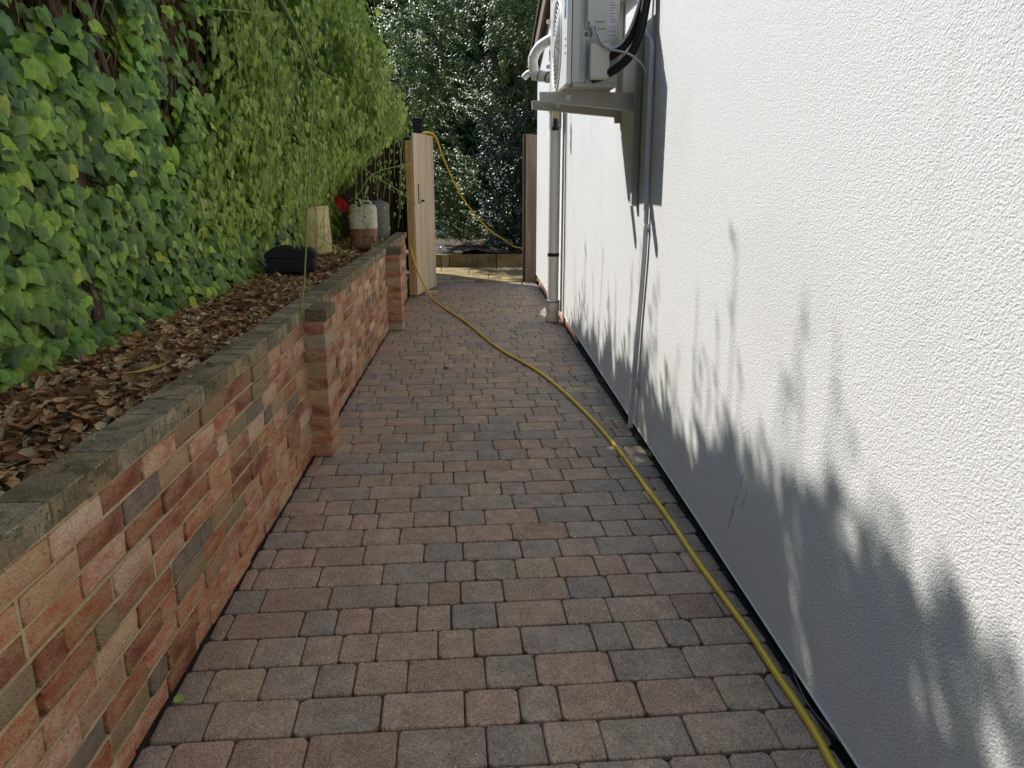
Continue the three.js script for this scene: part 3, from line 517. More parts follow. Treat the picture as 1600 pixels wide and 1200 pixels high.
{
  const stoneT = tex(512, 512, (u, v, i, j) => { const a = fbm(u * 5, v * 5, 5, 5, 601, 5), b = fbm(u * 30, v * 8, 30, 8, 603, 3); let c = mixc([150, 132, 92], [196, 176, 132], clamp(a * 1.6 - 0.3)); c = mixc(c, [110, 108, 84], smooth(0.5, 0.75, b) * 0.5); const k = 1 + (hash(i, j, 6) - 0.5) * 0.12; return [c[0] * k, c[1] * k, c[2] * k]; });
  const sm = ['#ffffff', '#e8dcc4', '#d2c8ac', '#f2e6c8'].map((c) => mat({ map: stoneT, color: hex(c), bumpMap: soilBump, bumpScale: 0.004, roughness: 0.85 }));
  const pt = structure('stone_patio'), r = rng(71);
  part('bedding', bx(-0.95, 1.2, -0.048, -0.012, -12.86, -10.95), mat({ color: hex('#5a5244'), roughness: 1 }), pt);
  const rows = [[-10.96, -11.16, [0.95, 0.95]], [-11.17, -11.72, [0.6, 0.55, 0.9]], [-11.73, -12.28, [0.85, 0.6, 0.6]], [-12.29, -12.84, [0.4, 0.9, 0.8]]];
  for (const [a, b, ws] of rows) { let x = -0.94; for (const w of ws) { part('paving_slab', bx(x + 0.005, x + w - 0.005, -0.04, 0.004 + r() * 0.003, b, a, 0.006), sm[Math.floor(r() * 4)], pt); x += w; } }
  const kb = thing('stone_kerb', 'row of upright sandstone blocks edging the raised bed behind the patio', 'kerb', [0, 0, -12.9]);
  let x = -1.1; for (const w of [0.55, 0.13, 0.78, 0.82, 0.6]) { part('block', bx(x + 0.005, x + w - 0.005, -0.02, 0.2 + r() * 0.006, -0.05, 0.04, 0.008), sm[Math.floor(r() * 4)], kb); x += w; }
  const st = new THREE.Mesh(new RoundedBoxGeometry(0.15, 0.055, 0.1, 2, 0.012), mat({ color: hex('#c9b49a'), bumpMap: soilBump, bumpScale: 0.005, roughness: 0.9 }));
  st.name = numbered('loose_stone'); st.position.set(-0.555, 0.03, -9.72); st.rotation.y = 0.15; tag(st, 'pale loose stone block propped against the foot of the open gate', 'stone'); shadows(st); scene.add(st);
  const s2g = new THREE.DodecahedronGeometry(0.06, 1); s2g.scale(1.3, 0.5, 0.8);
  const s2 = new THREE.Mesh(s2g, mat({ color: hex('#cfc4b2'), roughness: 0.9 })); s2.name = numbered('loose_stone'); s2.position.set(-0.27, 0.235, -12.95); tag(s2, 'small pale stone lying on the raised bed edge under the shrub', 'stone'); shadows(s2); scene.add(s2);
  const wb = thing('white_bottle', 'small white bottle lying on the dark soil behind the stone kerb', 'bottle', [-0.52, 0.27, -13.05], 0.5);
  part('body', new THREE.CapsuleGeometry(0.04, 0.07, 4, 12).rotateZ(1.2), whitePanel, wb); part('cap', new THREE.CylinderGeometry(0.022, 0.022, 0.03, 10).rotateZ(1.2).translate(-0.09, 0.035, 0), mat({ color: hex('#8f96a0') }), wb);
}
{
  const g = new THREE.PlaneGeometry(9, 6, 60, 40); g.rotateX(-Math.PI / 2); g.translate(0, 0, -15.95);
  const p = g.attributes.position; for (let i = 0; i < p.count; i++) p.setY(i, 0.17 + 0.12 * n2(p.getX(i) * 2, p.getZ(i) * 2, 5) + 0.1 * smooth(-13.2, -15, p.getZ(i)));
  g.computeVertexNormals(); const uv = g.attributes.uv; for (let i = 0; i < uv.count; i++) uv.setXY(i, uv.getX(i) * 9, uv.getY(i) * 6);
  const o = part('rear_soil', g, soilM, scene); o.userData.kind = 'structure';
}

// ------------------------------------------------------------------ yellow hose
{
  const ym = mat({ color: hex('#deb62a'), roughness: 0.36 });
  const B = [0.87, 0, -1.7];
  const pts = [[0.86, 0.0125, -1.1], [0.89, 0.0125, -1.474], [0.889, 0.0125, -1.584], [0.895, 0.0125, -1.692], [0.894, 0.0125, -1.802], [0.887, 0.0125, -1.957], [0.883, 0.0125, -2.143], [0.866, 0.0125, -2.377], [0.847, 0.0125, -2.658], [0.828, 0.0125, -3.093], [0.806, 0.0125, -3.4], [0.762, 0.0125, -4.003], [0.653, 0.0125, -4.821], [0.47, 0.0125, -5.691], [0.202, 0.0125, -6.497], [-0.083, 0.0125, -7.714], [-0.303, 0.0125, -8.498], [-0.45, 0.014, -9.05], [-0.53, 0.05, -9.25], [-0.6, 0.14, -9.35], [-0.674, 0.293, -9.42], [-0.742, 0.48, -9.46], [-0.785, 0.65, -9.56], [-0.80, 1.1, -9.8], [-0.76, 1.7, -10.05], [-0.66, 1.95, -10.13], [-0.57, 1.985, -10.18], [-0.49, 1.955, -10.26], [-0.40, 1.697, -10.5], [-0.18, 1.199, -11.0], [0.18, 0.725, -11.6], [0.488, 0.48, -12.2], [0.675, 0.336, -12.7], [0.95, 0.28, -13.0], [1.4, 0.26, -13.2]];
  const h = thing('garden_hose', 'yellow garden hose snaking along the paving and over the pale gate', 'hose', B);
  part('hose', new THREE.TubeGeometry(new THREE.CatmullRomCurve3(pts.map((p) => V(p[0] - B[0], p[1] - B[1], p[2] - B[2])), false, 'centripetal'), 420, 0.0118, 10), ym, h);
}

// ------------------------------------------------------------------ planting bed, leaf litter
const bed = structure('soil_bed');
const bedY = (x, z) => 0.69 + 0.05 * smooth(-1.1, -1.7, x) + 0.05 * (n2(x * 5, z * 5, 77) - 0.5) + 0.03 * (n2(x * 16, z * 16, 78) - 0.5) - 0.06 * smooth(-1.12, -1.02, x + 0.905 - lowX(z) - 0.0);
{
  const nx = 40, nz = 300, g = new THREE.PlaneGeometry(1.75, 13.2, nx, nz); g.rotateX(-Math.PI / 2); g.translate(-1.84, 0, -3.45);
  const p = g.attributes.position; for (let i = 0; i < p.count; i++) { const x = p.getX(i) + lowX(p.getZ(i)) - LX, z = p.getZ(i); p.setX(i, x); p.setY(i, bedY(x, z)); }
  g.computeVertexNormals(); const uv = g.attributes.uv; for (let i = 0; i < uv.count; i++) uv.setXY(i, uv.getX(i) * 1.75, uv.getY(i) * 13.2);
  part('topsoil', g, soilM, bed);
}
// curled dead leaf, 1 unit long
function deadLeaf(r) {
  const pos = [], idx = [], uv = [], N = 4, curl = 0.5 + r() * 1.1, cup = 0.2 + r() * 0.7;
  for (let i = 0; i <= N; i++) { const t = i / N, w = Math.sin(Math.PI * Math.pow(t, 0.8)) * (0.3 + 0.1 * r()) + 0.005, a = (t - 0.5) * curl, y = (1 - Math.cos(a)) * 0.9, x = Math.sin(a) / Math.max(curl, 0.5); for (const s of [-1, 0, 1]) { pos.push(x, y + Math.abs(s) * w * cup, s * w * (1 - cup * 0.3)); uv.push(t, 0.5 + s * 0.5); } }
  for (let i = 0; i < N; i++) for (const o of [0, 1]) { const a = i * 3 + o; idx.push(a, a + 1, a + 3, a + 1, a + 4, a + 3); }
  const g = new THREE.BufferGeometry(); g.setAttribute('position', new THREE.Float32BufferAttribute(pos, 3)); g.setAttribute('uv', new THREE.Float32BufferAttribute(uv, 2)); g.setIndex(idx); g.computeVertexNormals(); return g;
}
const leafVein = tex(128, 128, (u, v) => { const d = Math.abs(v - 0.5), s = Math.abs(((u * 6 + d * 5) % 1) - 0.5); let t = 0.86 + (fbm(u * 8, v * 8, 8, 8, 15, 3) - 0.5) * 0.35; if (d < 0.03) t += 0.12; if (s < 0.05) t += 0.06; return clamp(t); });
const deadCols = ['#dcaa68', '#ecc486', '#c08c54', '#f4d8a2', '#946848', '#e6b878', '#fae2b8', '#ca9a60'].map(hex);
{
  const r = rng(88), dm = mat({ map: leafVein, roughness: 0.7, side: THREE.DoubleSide }), shapes = Array.from({ length: 5 }, () => deadLeaf(r));
  const dms = deadCols.map((c) => mat({ map: leafVein, color: c, roughness: 0.62, side: THREE.DoubleSide }));
  const lists = shapes.map(() => []); let single = 0;
  const q = new THREE.Quaternion(), e = new THREE.Euler();
  for (let i = 0; i < 13500; i++) {
    const z = -0.6 - Math.pow(r(), 1.15) * 9.2, xw = lowX(z) - 0.12, x = lerp(xw, -1.95, Math.pow(r(), 0.9)), near = z > -3.4;
    const s = (0.036 + 0.055 * r() * r() + 0.015 * r()) * (r() < 0.4 ? 0.7 : 1), y = bedY(x, z) + 0.004 + r() * 0.016 + s * 0.08;
    e.set((r() - 0.5) * 1.1 + (r() < 0.3 ? Math.PI : 0), r() * 6.283, (r() - 0.5) * 1.1); q.setFromEuler(e);
    const k = Math.floor(r() * 5), ci = Math.floor(r() * 8);
    const v = V(x, y, z).project(camera);
    if (near && single < 260 && s > 0.055 && Math.abs(v.x) < 1.03 && Math.abs(v.y) < 1 && x > -1.75) { single++; const o = part('dead_leaf', shapes[k], dms[ci], bed); o.position.set(x, y + 0.008, z); o.quaternion.copy(q); o.scale.setScalar(s * 1.1); continue; }
    lists[k].push({ m: new THREE.Matrix4().compose(V(x, y, z), q, V(s, s, s)), c: deadCols[ci].clone().multiplyScalar(0.85 + 0.5 * r()) });
  }
  for (let i = 0; i < 70; i++) { const z = -1.3 - r() * 8, x = lowX(z) - 0.105 + 0.1 * Math.pow(r(), 1.6), s = 0.012 + 0.035 * r() * r(); e.set((r() - 0.5) * 0.4, r() * 6.283, (r() - 0.5) * 0.4); q.setFromEuler(e); lists[Math.floor(r() * 5)].push({ m: new THREE.Matrix4().compose(V(x, WTOP + 0.004, z), q, V(s, s * 0.5, s)), c: deadCols[Math.floor(r() * 8)].clone() }); }
  lists.forEach((l, i) => instanced('leaf_litter', shapes[i], dm, l, bed));
  const tg = new THREE.CylinderGeometry(0.5, 0.35, 1, 5, 3, true); { const p = tg.attributes.position; for (let i = 0; i < p.count; i++) p.setX(i, p.getX(i) + 6 * Math.sin(p.getY(i) * 3)); tg.rotateZ(Math.PI / 2); }
  const tw = []; const tc = ['#8a6a48', '#a58a66', '#5c432c', '#b89c76'].map(hex);
  for (let i = 0; i < 1900; i++) { const z = -0.6 - r() * 8.8, x = lerp(lowX(z) - 0.13, -1.9, r()), l = 0.05 + r() * r() * 0.28, th = 0.0015 + r() * 0.0025; e.set((r() - 0.5) * 0.4, r() * 6.283, (r() - 0.5) * 0.35); q.setFromEuler(e); tw.push({ m: new THREE.Matrix4().compose(V(x, bedY(x, z) + 0.022 + r() * 0.02, z), q, V(l, th, th)), c: tc[Math.floor(r() * 4)] }); }
  instanced('twigs', tg, mat({ roughness: 0.85 }), tw, bed);
  const yl = thing('yellow_leaf', 'long curled yellow leaf lying on the brown leaf litter', 'leaf', [-1.23, 0.735, -2.88], 1.2);
  const yg = deadLeaf(rng(4)); yg.scale(0.26, 0.1, 0.075); part('blade', yg, mat({ color: hex('#c8b84a'), roughness: 0.6, side: THREE.DoubleSide, map: leafVein }), yl);
  const bl = thing('fallen_leaf', 'single dark brown leaf lying in the middle of the paving', 'leaf', [-0.228, 0.006, -5.83], 0.4);
  const bg = deadLeaf(rng(8)); bg.scale(0.07, 0.05, 0.07); part('blade', bg, mat({ color: hex('#4e2a18'), roughness: 0.7, side: THREE.DoubleSide }), bl);
  const bits = [[-0.62, -6.9, '#d9c2a2', 'pale scrap of leaf on the paving near the second brick pier'], [-0.72, -6.55, '#c98f62', 'orange brown scrap of leaf on the paving beside the brick wall'], [-0.86, -1.93, '#8fae4c', 'tiny green leaf at the foot of the brick wall'], [-0.35, -9.0, '#cdbfa8', 'pale leaf scrap on the paving beside the hose near the gate']];
  for (const [x, z, c, lb] of bits) { const o = thing('leaf_scrap', lb, 'leaf', [x, 0.006, z], x * 9); const g = deadLeaf(rng(Math.floor(z * -100))); g.scale(0.045, 0.03, 0.045); part('blade', g, mat({ color: hex(c), side: THREE.DoubleSide }), o); }
}

// ------------------------------------------------------------------ things standing in the bed
{
  const bb = thing('bait_box', 'black plastic bait box with domed lid on the leaf litter', 'box', [-1.46, 0.715, -6.25], 0.12);
  const bm = mat({ color: hex('#1a1b1d'), roughness: 0.5, bumpMap: paverBump, bumpScale: 0.001 });
  bb.scale.setScalar(0.95); part('body', bx(-0.19, 0.19, 0, 0.125, -0.1, 0.1, 0.012), bm, bb);
  { const s = new THREE.Shape(); s.moveTo(-0.2, 0); s.lineTo(-0.2, 0.01); s.quadraticCurveTo(-0.17, 0.08, -0.02, 0.084); s.lineTo(0.17, 0.058); s.lineTo(0.2, 0.034); s.lineTo(0.2, 0); const e = new THREE.ExtrudeGeometry(s, { depth: 0.2, bevelEnabled: true, bevelSize: 0.006, bevelThickness: 0.006, bevelSegments: 2, curveSegments: 10 }); e.translate(0, 0.127, -0.1); part('lid', boxUV(e), bm, bb); }
  for (const x of [-0.03, 0.14]) part('lid_slot', bx(x, x + 0.035, 0.196 - x * 0.13, 0.213 - x * 0.13, 0.05, 0.08, 0.002), blackRubber, bb);
  for (const x of [0.0, 0.06, 0.12]) part('rib', bx(x, x + 0.012, 0.01, 0.11, 0.1, 0.106, 0.002), bm, bb);
}
{
  const cb = thing('plastic_tub', 'cream plastic tub with a broken rim standing against the ivy', 'tub', [-1.66, 0.69, -8.0]);
  const T = tex(256, 256, (u, v) => { const a = fbm(u * 6, v * 6, 6, 6, 701, 4), s = fbm(u * 30, v * 3, 30, 3, 703, 4), p = vnoise(u * 60, v * 60, 60, 60, 705); let c = mixc([232, 212, 156], [212, 188, 132], clamp(a * 1.5 - 0.3)); c = mixc(c, [150, 118, 70], smooth(0.55, 0.8, s) * 0.5); if (p > 0.9) c = mixc(c, [120, 90, 56], 0.5); return c; });
  const g = new THREE.LatheGeometry([[0, 0.006], [0.17, 0.006], [0.186, 0.0], [0.19, 0.02], [0.186, 0.2], [0.178, 0.36], [0.174, 0.45], [0.178, 0.46], [0.182, 0.475], [0.178, 0.49], [0.166, 0.488], [0.162, 0.46], [0.168, 0.3], [0.172, 0.03], [0, 0.02]].map((p) => new THREE.Vector2(...p)), 40);
  const p = g.attributes.position; for (let i = 0; i < p.count; i++) { const a = Math.atan2(p.getZ(i), p.getX(i)), y = p.getY(i); if (y > 0.45) p.setY(i, y - 0.05 * smooth(0.35, 0.9, Math.sin(a * 1.0 - 0.5)) * (0.6 + 0.4 * Math.sin(a * 9)) - 0.03 * smooth(0.6, 0.95, Math.sin(a * 2 + 2.2))); }
  g.scale(1.12, 0.98, 1.12); g.computeVertexNormals();
  part('body', g, mat({ map: T, roughness: 0.55 }), cb);
  part('old_soil', new THREE.CylinderGeometry(0.168, 0.168, 0.02, 28).translate(0, 0.4, 0), soilM, cb);
}
{
  const g = thing('plastic_canister', 'white plastic canister half full of brown liquid beside the cream tub', 'canister', [-1.205, 0.685, -8.62], 0.1);
  const T = tex(256, 256, (u, v) => { const a = fbm(u * 6, v * 6, 6, 6, 711, 4), p = fbm(u * 40, v * 40, 40, 40, 713, 2); let c = mixc([226, 220, 200], [204, 192, 162], clamp(a * 1.5 - 0.3)); if (p > 0.72) c = mixc(c, [88, 72, 52], 0.7); return c; });
  const T2 = tex(256, 256, (u, v) => { const a = fbm(u * 5, v * 5, 5, 5, 721, 4), p = fbm(u * 40, v * 40, 40, 40, 723, 2); let c = mixc([168, 122, 92], [138, 94, 68], clamp(a * 1.5 - 0.3)); if (p > 0.72) c = mixc(c, [70, 48, 36], 0.6); return c; });
  const ring = (pts, m, name) => { const q = new THREE.LatheGeometry(pts.map((p) => new THREE.Vector2(...p)), 48); const p = q.attributes.position; for (let i = 0; i < p.count; i++) { const x = p.getX(i), z = p.getZ(i), r0 = Math.hypot(x, z); if (r0 > 1e-6) { const a = Math.atan2(z, x), k = 1 / Math.pow(Math.pow(Math.abs(Math.cos(a)), 3.4) + Math.pow(Math.abs(Math.sin(a)), 3.4), 1 / 3.4); p.setXYZ(i, Math.cos(a) * r0 * k, p.getY(i), Math.sin(a) * r0 * k * 0.82); } } q.computeVertexNormals(); return part(name, q, m, g); };
  ring([[0, 0], [0.13, 0], [0.148, 0.012], [0.15, 0.05], [0.15, 0.22]], mat({ map: T2, roughness: 0.45 }), 'liquid_level');
  ring([[0.15, 0.2202], [0.15, 0.36], [0.146, 0.375], [0.149, 0.388], [0.148, 0.43], [0.135, 0.462], [0.11, 0.474], [0, 0.476]], mat({ map: T, roughness: 0.45 }), 'body');
  part('handle', tube([[-0.02, 0.475, -0.05], [-0.01, 0.5, -0.05], [0.06, 0.503, -0.04], [0.1, 0.47, -0.03]], 0.014, 16, 8), mat({ map: T, roughness: 0.45 }), g);
  part('cap', new THREE.CylinderGeometry(0.03, 0.032, 0.03, 16).rotateX(0.5).translate(-0.03, 0.46, 0.085), blackRubber, g);
  const d = thing('plastic_drum', 'grey drum standing behind the white canister', 'drum', [-1.13, 0.68, -9.25]);
  part('body', new THREE.LatheGeometry([[0, 0], [0.13, 0], [0.14, 0.02], [0.142, 0.3], [0.138, 0.42], [0.12, 0.475], [0.07, 0.5], [0, 0.505]].map((p) => new THREE.Vector2(...p)), 32), mat({ color: hex('#6f6d66'), roughness: 0.75, bumpMap: soilBump, bumpScale: 0.003 }), d);
  part('bung', new THREE.CylinderGeometry(0.03, 0.03, 0.03, 14).translate(0.03, 0.51, 0.03), mat({ color: hex('#4c4b46') }), d);
  const sp = thing('hand_shovel', 'red plastic hand shovel leaning behind the white canister', 'shovel', [-1.42, 0.72, -8.75]);
  const red = mat({ color: hex('#c4201c'), roughness: 0.4, side: THREE.DoubleSide });
  { const s = new THREE.Shape(); s.moveTo(-0.06, 0); s.lineTo(0.06, 0); s.lineTo(0.075, 0.14); s.quadraticCurveTo(0.05, 0.23, 0, 0.25); s.quadraticCurveTo(-0.05, 0.23, -0.075, 0.14); s.lineTo(-0.06, 0); const e = new THREE.ExtrudeGeometry(s, { depth: 0.004, bevelEnabled: true, bevelSize: 0.003, bevelThickness: 0.002, bevelSegments: 1, curveSegments: 10 }); const p = e.attributes.position; for (let i = 0; i < p.count; i++) p.setZ(i, p.getZ(i) + 6 * p.getX(i) * p.getX(i)); e.computeVertexNormals(); e.scale(0.72, 0.72, 0.8); e.rotateZ(0.75); e.translate(0.03, 0.38, 0.03); part('blade', e, red, sp); }
  part('handle', tube([[0.1, 0.14, 0.02], [0.08, 0.24, 0.02], [0.035, 0.385, 0.025]], 0.014, 12, 8), mat({ color: hex('#b8431f'), roughness: 0.45 }), sp);
}

// ------------------------------------------------------------------ ivy
function ivyLeaf(r, big = 1) { // five-lobed leaf about 1 unit long, stalk at the origin, tip towards -y
  const half = [[0.03, 0.02], [0.2, 0.15], [0.42, 0.07], [0.41, -0.12], [0.52, -0.34], [0.36, -0.5], [0.19, -0.74], [0, -0.96]];
  const pos = [0, -0.28, 0.02], uv = [0.28, 0.5]; const droop = 0.22 + r() * 0.42, tip = r() * 0.3;
  const pt = (x, y) => { const jx = x * (0.88 + r() * 0.24), jy = y * (0.93 + r() * 0.14); pos.push(jx, jy, -Math.abs(jx) * droop - tip * Math.max(0, -jy - 0.4) ** 2 * 1.5 + (r() - 0.5) * 0.05); uv.push(-jy * 0.9 + 0.08, 0.5 + jx * 0.9); };
  for (const p of half) pt(p[0], p[1]);
  for (let i = half.length - 2; i >= 0; i--) pt(-half[i][0], half[i][1]);
  const n = half.length * 2 - 1, idx = []; for (let i = 0; i < n; i++) idx.push(0, 1 + (i + 1) % n, 1 + i);
  const g = new THREE.BufferGeometry(); g.setAttribute('position', new THREE.Float32BufferAttribute(pos, 3)); g.setAttribute('uv', new THREE.Float32BufferAttribute(uv, 2)); g.setIndex(idx); g.computeVertexNormals();
  return g;
}
const ivyVein = tex(128, 128, (u, v) => { const d = Math.abs(v - 0.5); const ang = Math.atan2(v - 0.5, u - 0.06), rr = Math.hypot(v - 0.5, u - 0.06); let t = 0.88 + (fbm(u * 6, v * 6, 6, 6, 25, 3) - 0.5) * 0.22; for (const a of [0, 0.55, -0.55, 1.15, -1.15]) if (Math.abs(ang - a) * rr < 0.012) t += 0.14; return [clamp(t * 0.98) * 255, clamp(t) * 255, clamp(t * 0.92) * 255]; });
const ivyO = { map: ivyVein, roughness: 0.42, transmission: 0.22, thickness: 0, side: THREE.DoubleSide, specularIntensity: 0.7 };
const ivyM = phys({ ...ivyO, color: 0xffffff });
const ivyPal = ['#749a3c', '#84ab44', '#94bb4c', '#5c8236', '#a8cc50', '#8ca858', '#c2dc56', '#6f9048', '#e2ee62', '#a6c84c'].map(hex);
const ivyW = [5, 5, 4.5, 5, 3.4, 4, 1.8, 4, 0.7, 2.6];
const ivyMs = ivyPal.map((c) => phys({ ...ivyO, color: c }));
const IVYX = -1.76;
const surfX = (y, z) => IVYX + 0.26 * (n2(y * 1.3 + 3, z * 1.3, 301) - 0.5) + 0.05 * smooth(1.2, 2.6, y) + 0.08 * smooth(-6, -9, z);
function litTop(x, z, margin) { // highest point at x, z that keeps the sun line
  let lo = 0, hi = 6; for (let k = 0; k < 18; k++) { const m = (lo + hi) / 2; if (excess(x, m, z) < -margin) lo = m; else hi = m; } return lo;
}
const ivy = thing('ivy_hedge', 'tall dark green ivy hedge growing up along the left behind the brick wall', 'hedge', [0, 0, 0]);
{
  const r = rng(303);
  // woody core; its unseen run past the end fence is added to block sun
  const nz = 240, ny = 30, pos = [], idx = [], uv = [];
  for (let i = 0; i <= nz; i++) { const z = lerp(-13.4, 10, i / nz), top = clamp(litTop(-2.35, z, z < -10.3 ? 0.12 : lerp(0.85, 0.52, smooth(-6.6, -5.2, z))), 2.2, 4.6);
    for (let j = 0; j <= ny; j++) { const t = j / ny; let x, y; if (t < 0.62) { y = lerp(0.5, top, t / 0.62); x = surfX(y, z) - 0.2 - 0.1 * n2(y * 6, z * 6, 44); x = Math.min(x, -1.7 - 0.5 * smooth(top - 0.9, top, y)); } else if (t < 0.76) { const k = (t - 0.62) / 0.14; y = top + 0.1 * Math.sin(k * Math.PI); x = lerp(-2.25, -2.75, k); } else { y = lerp(top, 0.3, (t - 0.76) / 0.24); x = -2.75; } pos.push(x, y, z); uv.push(z, y * 1); if (i < nz && j < ny) { const a = i * (ny + 1) + j, b = a + ny + 1; idx.push(a, a + 1, b, a + 1, b + 1, b); } } }
  const g = new THREE.BufferGeometry(); g.setAttribute('position', new THREE.Float32BufferAttribute(pos, 3)); g.setAttribute('uv', new THREE.Float32BufferAttribute(uv, 2)); g.setIndex(idx); g.computeVertexNormals();
  const coreT = tex(512, 512, (u, v) => { const a = fbm(u * 40 + 3 * fbm(u * 5, v * 5, 5, 5, 7, 2), v * 10, 40, 10, 801, 4), b = fbm(u * 12, v * 40, 12, 40, 803, 4); return mixc([84, 64, 46], [136, 106, 76], clamp((Math.max(a, b) - 0.45) * 2.6)); });
  part('woody_core', g, mat({ map: coreT, bumpMap: soilBump, bumpScale: 0.05, roughness: 1 }), ivy).userData.kind = 'stuff';
  // bare stems and twigs that show in the gaps
  const bark = mat({ color: hex('#6d5640'), roughness: 0.9, bumpMap: soilBump, bumpScale: 0.004 });
  for (let k = 0; k < 26; k++) { let z = lerp(-2.4, -6.4, r()), y = 0.7 + r() * 0.5; const pts = []; const n = 7; for (let i = 0; i < n; i++) { pts.push([surfX(y, z) - 0.06 - r() * 0.07, y, z]); y += 0.22 + r() * 0.18; z += (r() - 0.5) * 0.3; } part('stem', tube(pts, 0.006 + r() * r() * 0.016, 24, 6), bark, ivy); }
  const tg = new THREE.CylinderGeometry(0.5, 0.35, 1, 4, 3, true); { const p = tg.attributes.position; for (let i = 0; i < p.count; i++) p.setX(i, p.getX(i) + 7 * Math.sin(p.getY(i) * 3)); }
  const tw = [], q = new THREE.Quaternion(), e = new THREE.Euler(), tc = ['#7d6248', '#9a7d5c', '#57422f', '#b0946e'].map(hex);
  for (let i = 0; i < 5200; i++) { const z = -1.6 - r() * 8.6, y = 0.75 + r() * 2.4, l = 0.06 + r() * r() * 0.26, th = 0.002 + r() * r() * 0.005; e.set((r() - 0.5) * 1.8, r() * 6.28, (r() - 0.5) * 1.2); q.setFromEuler(e); tw.push({ m: new THREE.Matrix4().compose(V(surfX(y, z) - 0.03 - r() * 0.14, y, z), q, V(th, l, th)), c: tc[Math.floor(r() * 4)] }); }
  instanced('twigs', tg, mat({ roughness: 0.9 }), tw, ivy);
  // leaves
  const shapes = Array.from({ length: 6 }, () => ivyLeaf(r)), lists = shapes.map(() => []), cand = [];
  const pickC = () => { let s = 0; for (const x of ivyW) s += x; let x = r() * s; for (let i = 0; i < ivyW.length; i++) { x -= ivyW[i]; if (x <= 0) return i; } return 0; };
  function leafAt(x, y, z, layer, out = V(1, 0, 0), sMul = 1) {
    const nrm = out.clone().multiplyScalar(1).add(V((r() - 0.5) * 0.5, 0.32 + (r() - 0.5) * 0.5, (r() - 0.5) * 0.9 + 0.35));
    const a = (r() - 0.5) * 1.5, down = V(0.12 * r(), -Math.cos(a), Math.sin(a));
    const s = (0.044 + 0.042 * r() + (r() < 0.15 ? 0.026 : 0)) * sMul * (1 + 0.16 * smooth(-5, -3, z)), ci = pickC();
    const patch = n2(y * 1.1, z * 1.1 + 40, 311), k = (0.6 + 0.85 * r()) * lerp(0.72, 1.32, patch);
    const c = ivyPal[ci].clone().lerp(hex('#8fb040'), patch > 0.52 && r() < 0.35 ? 0.45 * r() : 0).multiplyScalar(k);
    cand.push({ m: place(V(x, y, z), nrm, down, s), c, ci, x, y, z, layer, k: Math.floor(r() * 6), s });
  }
  let made = 0;
  for (let i = 0; i < 150000 && made < 56000; i++) {
    const z = lerp(-10.5, 1.4, Math.pow(r(), 0.95)), y = 0.72 + r() * 3.6;
    const hole = n2(y * 2.3 + 8, z * 2.3, 321), hole2 = n2(y * 6, z * 6, 323);
    const bare = smooth(0.46, 0.56, hole) * smooth(1.25, 1.65, y) * 0.95 + smooth(0.55, 0.66, hole2) * 0.6;
    if (Math.abs(z + 3.64) < 0.07 && y > 1.3 && y < 1.95 && r() < 0.75) continue;
    if (r() < bare * (z > -6 ? 1 : 0.4)) continue;
    const layer = Math.floor(r() * 3), x = surfX(y, z) - layer * 0.075 + (r() - 0.5) * 0.09;
    if (z < -6 && y > 2.7 && r() < 0.75) continue;
    if (excess(x, y, z) > -0.02 + (r() < 0.08 ? 0.25 * r() : 0)) continue;
    leafAt(x, y, z, layer); made++;
  }
  // top fringe, thin and uneven, with sprigs that reach higher
  for (let i = 0, k = 0; i < 90000 && k < 15000; i++) {
    const z = lerp(-10.6, 1.6, r()), x = lerp(-1.72, -2.35, r()), top = litTop(x, z, 0); if (z < -6 && r() < 0.8) continue; const d = 0.95 * r(), y = top - d + (r() < 0.08 ? (z < -5 ? 0.34 : 0.18) * r() * r() : 0.02);
    if (n3(x * 6, y * 5, z * 8, 331) < lerp(0.535, 0.42, smooth(0.05, 0.6, d))) continue;
    leafAt(x, y, z, 0, V(0.4, 0.6, (r() - 0.5) * 1.4), 0.85); k++;
  }
  for (let k = 0; k < 64; k++) { // sprigs
    const z0 = lerp(-9.6, -4.4, Math.pow(r(), 1.3)), x0 = lerp(-1.75, -2.3, r()), y0 = litTop(x0, z0, 0.2), h = 0.25 + 0.9 * r() * r(); const lean = [(r() - 0.5) * 0.3, (r() - 0.5) * 0.3];
    part('sprig', tube([[x0, y0 - 0.2, z0], [x0 + lean[0] * 0.5 * h, y0 + h * 0.5, z0 + lean[1] * 0.5 * h], [x0 + lean[0] * h, y0 + h, z0 + lean[1] * h]], 0.004, 8, 5), bark, ivy);
    for (let j = 0; j < 9 * h; j++) { const t = r(); leafAt(x0 + lean[0] * h * t + (r() - 0.5) * 0.05, y0 + h * t, z0 + lean[1] * h * t + (r() - 0.5) * 0.05, 0, V(0.4, 0.5, (r() - 0.5)), 0.7); }
  }
  // foot: leaves creeping over the litter
  for (let i = 0; i < 1100; i++) { const z = lerp(-9.4, -0.5, Math.pow(r(), 0.6)), spread = 0.03 + 0.2 * smooth(0.45, 0.75, n2(z * 2.2, 3, 341)), x = -1.74 + spread * r() * r(), y = bedY(x, z) + 0.03 + r() * 0.12 * (1 - r()); leafAt(x, y, z, 0, V(0.6, 0.6, (r() - 0.5)), 0.9); }
  // the 300 that show largest are leaves of their own
  for (const c of cand) { const v = V(c.x, c.y, c.z).project(camera); c.score = (c.layer === 0 && Math.abs(v.x) < 1.02 && Math.abs(v.y) < 1.02 && c.z < -1.5) ? c.s / Math.hypot(c.x, c.y - 1.45, c.z) : 0; }
  cand.sort((a, b) => b.score - a.score);
  cand.forEach((c, i) => {
    if (i < 300) { const o = part('leaf', shapes[c.k], ivyMs[c.ci], ivy); o.applyMatrix4(c.m); } else lists[c.k].push({ m: c.m, c: c.c });
  });
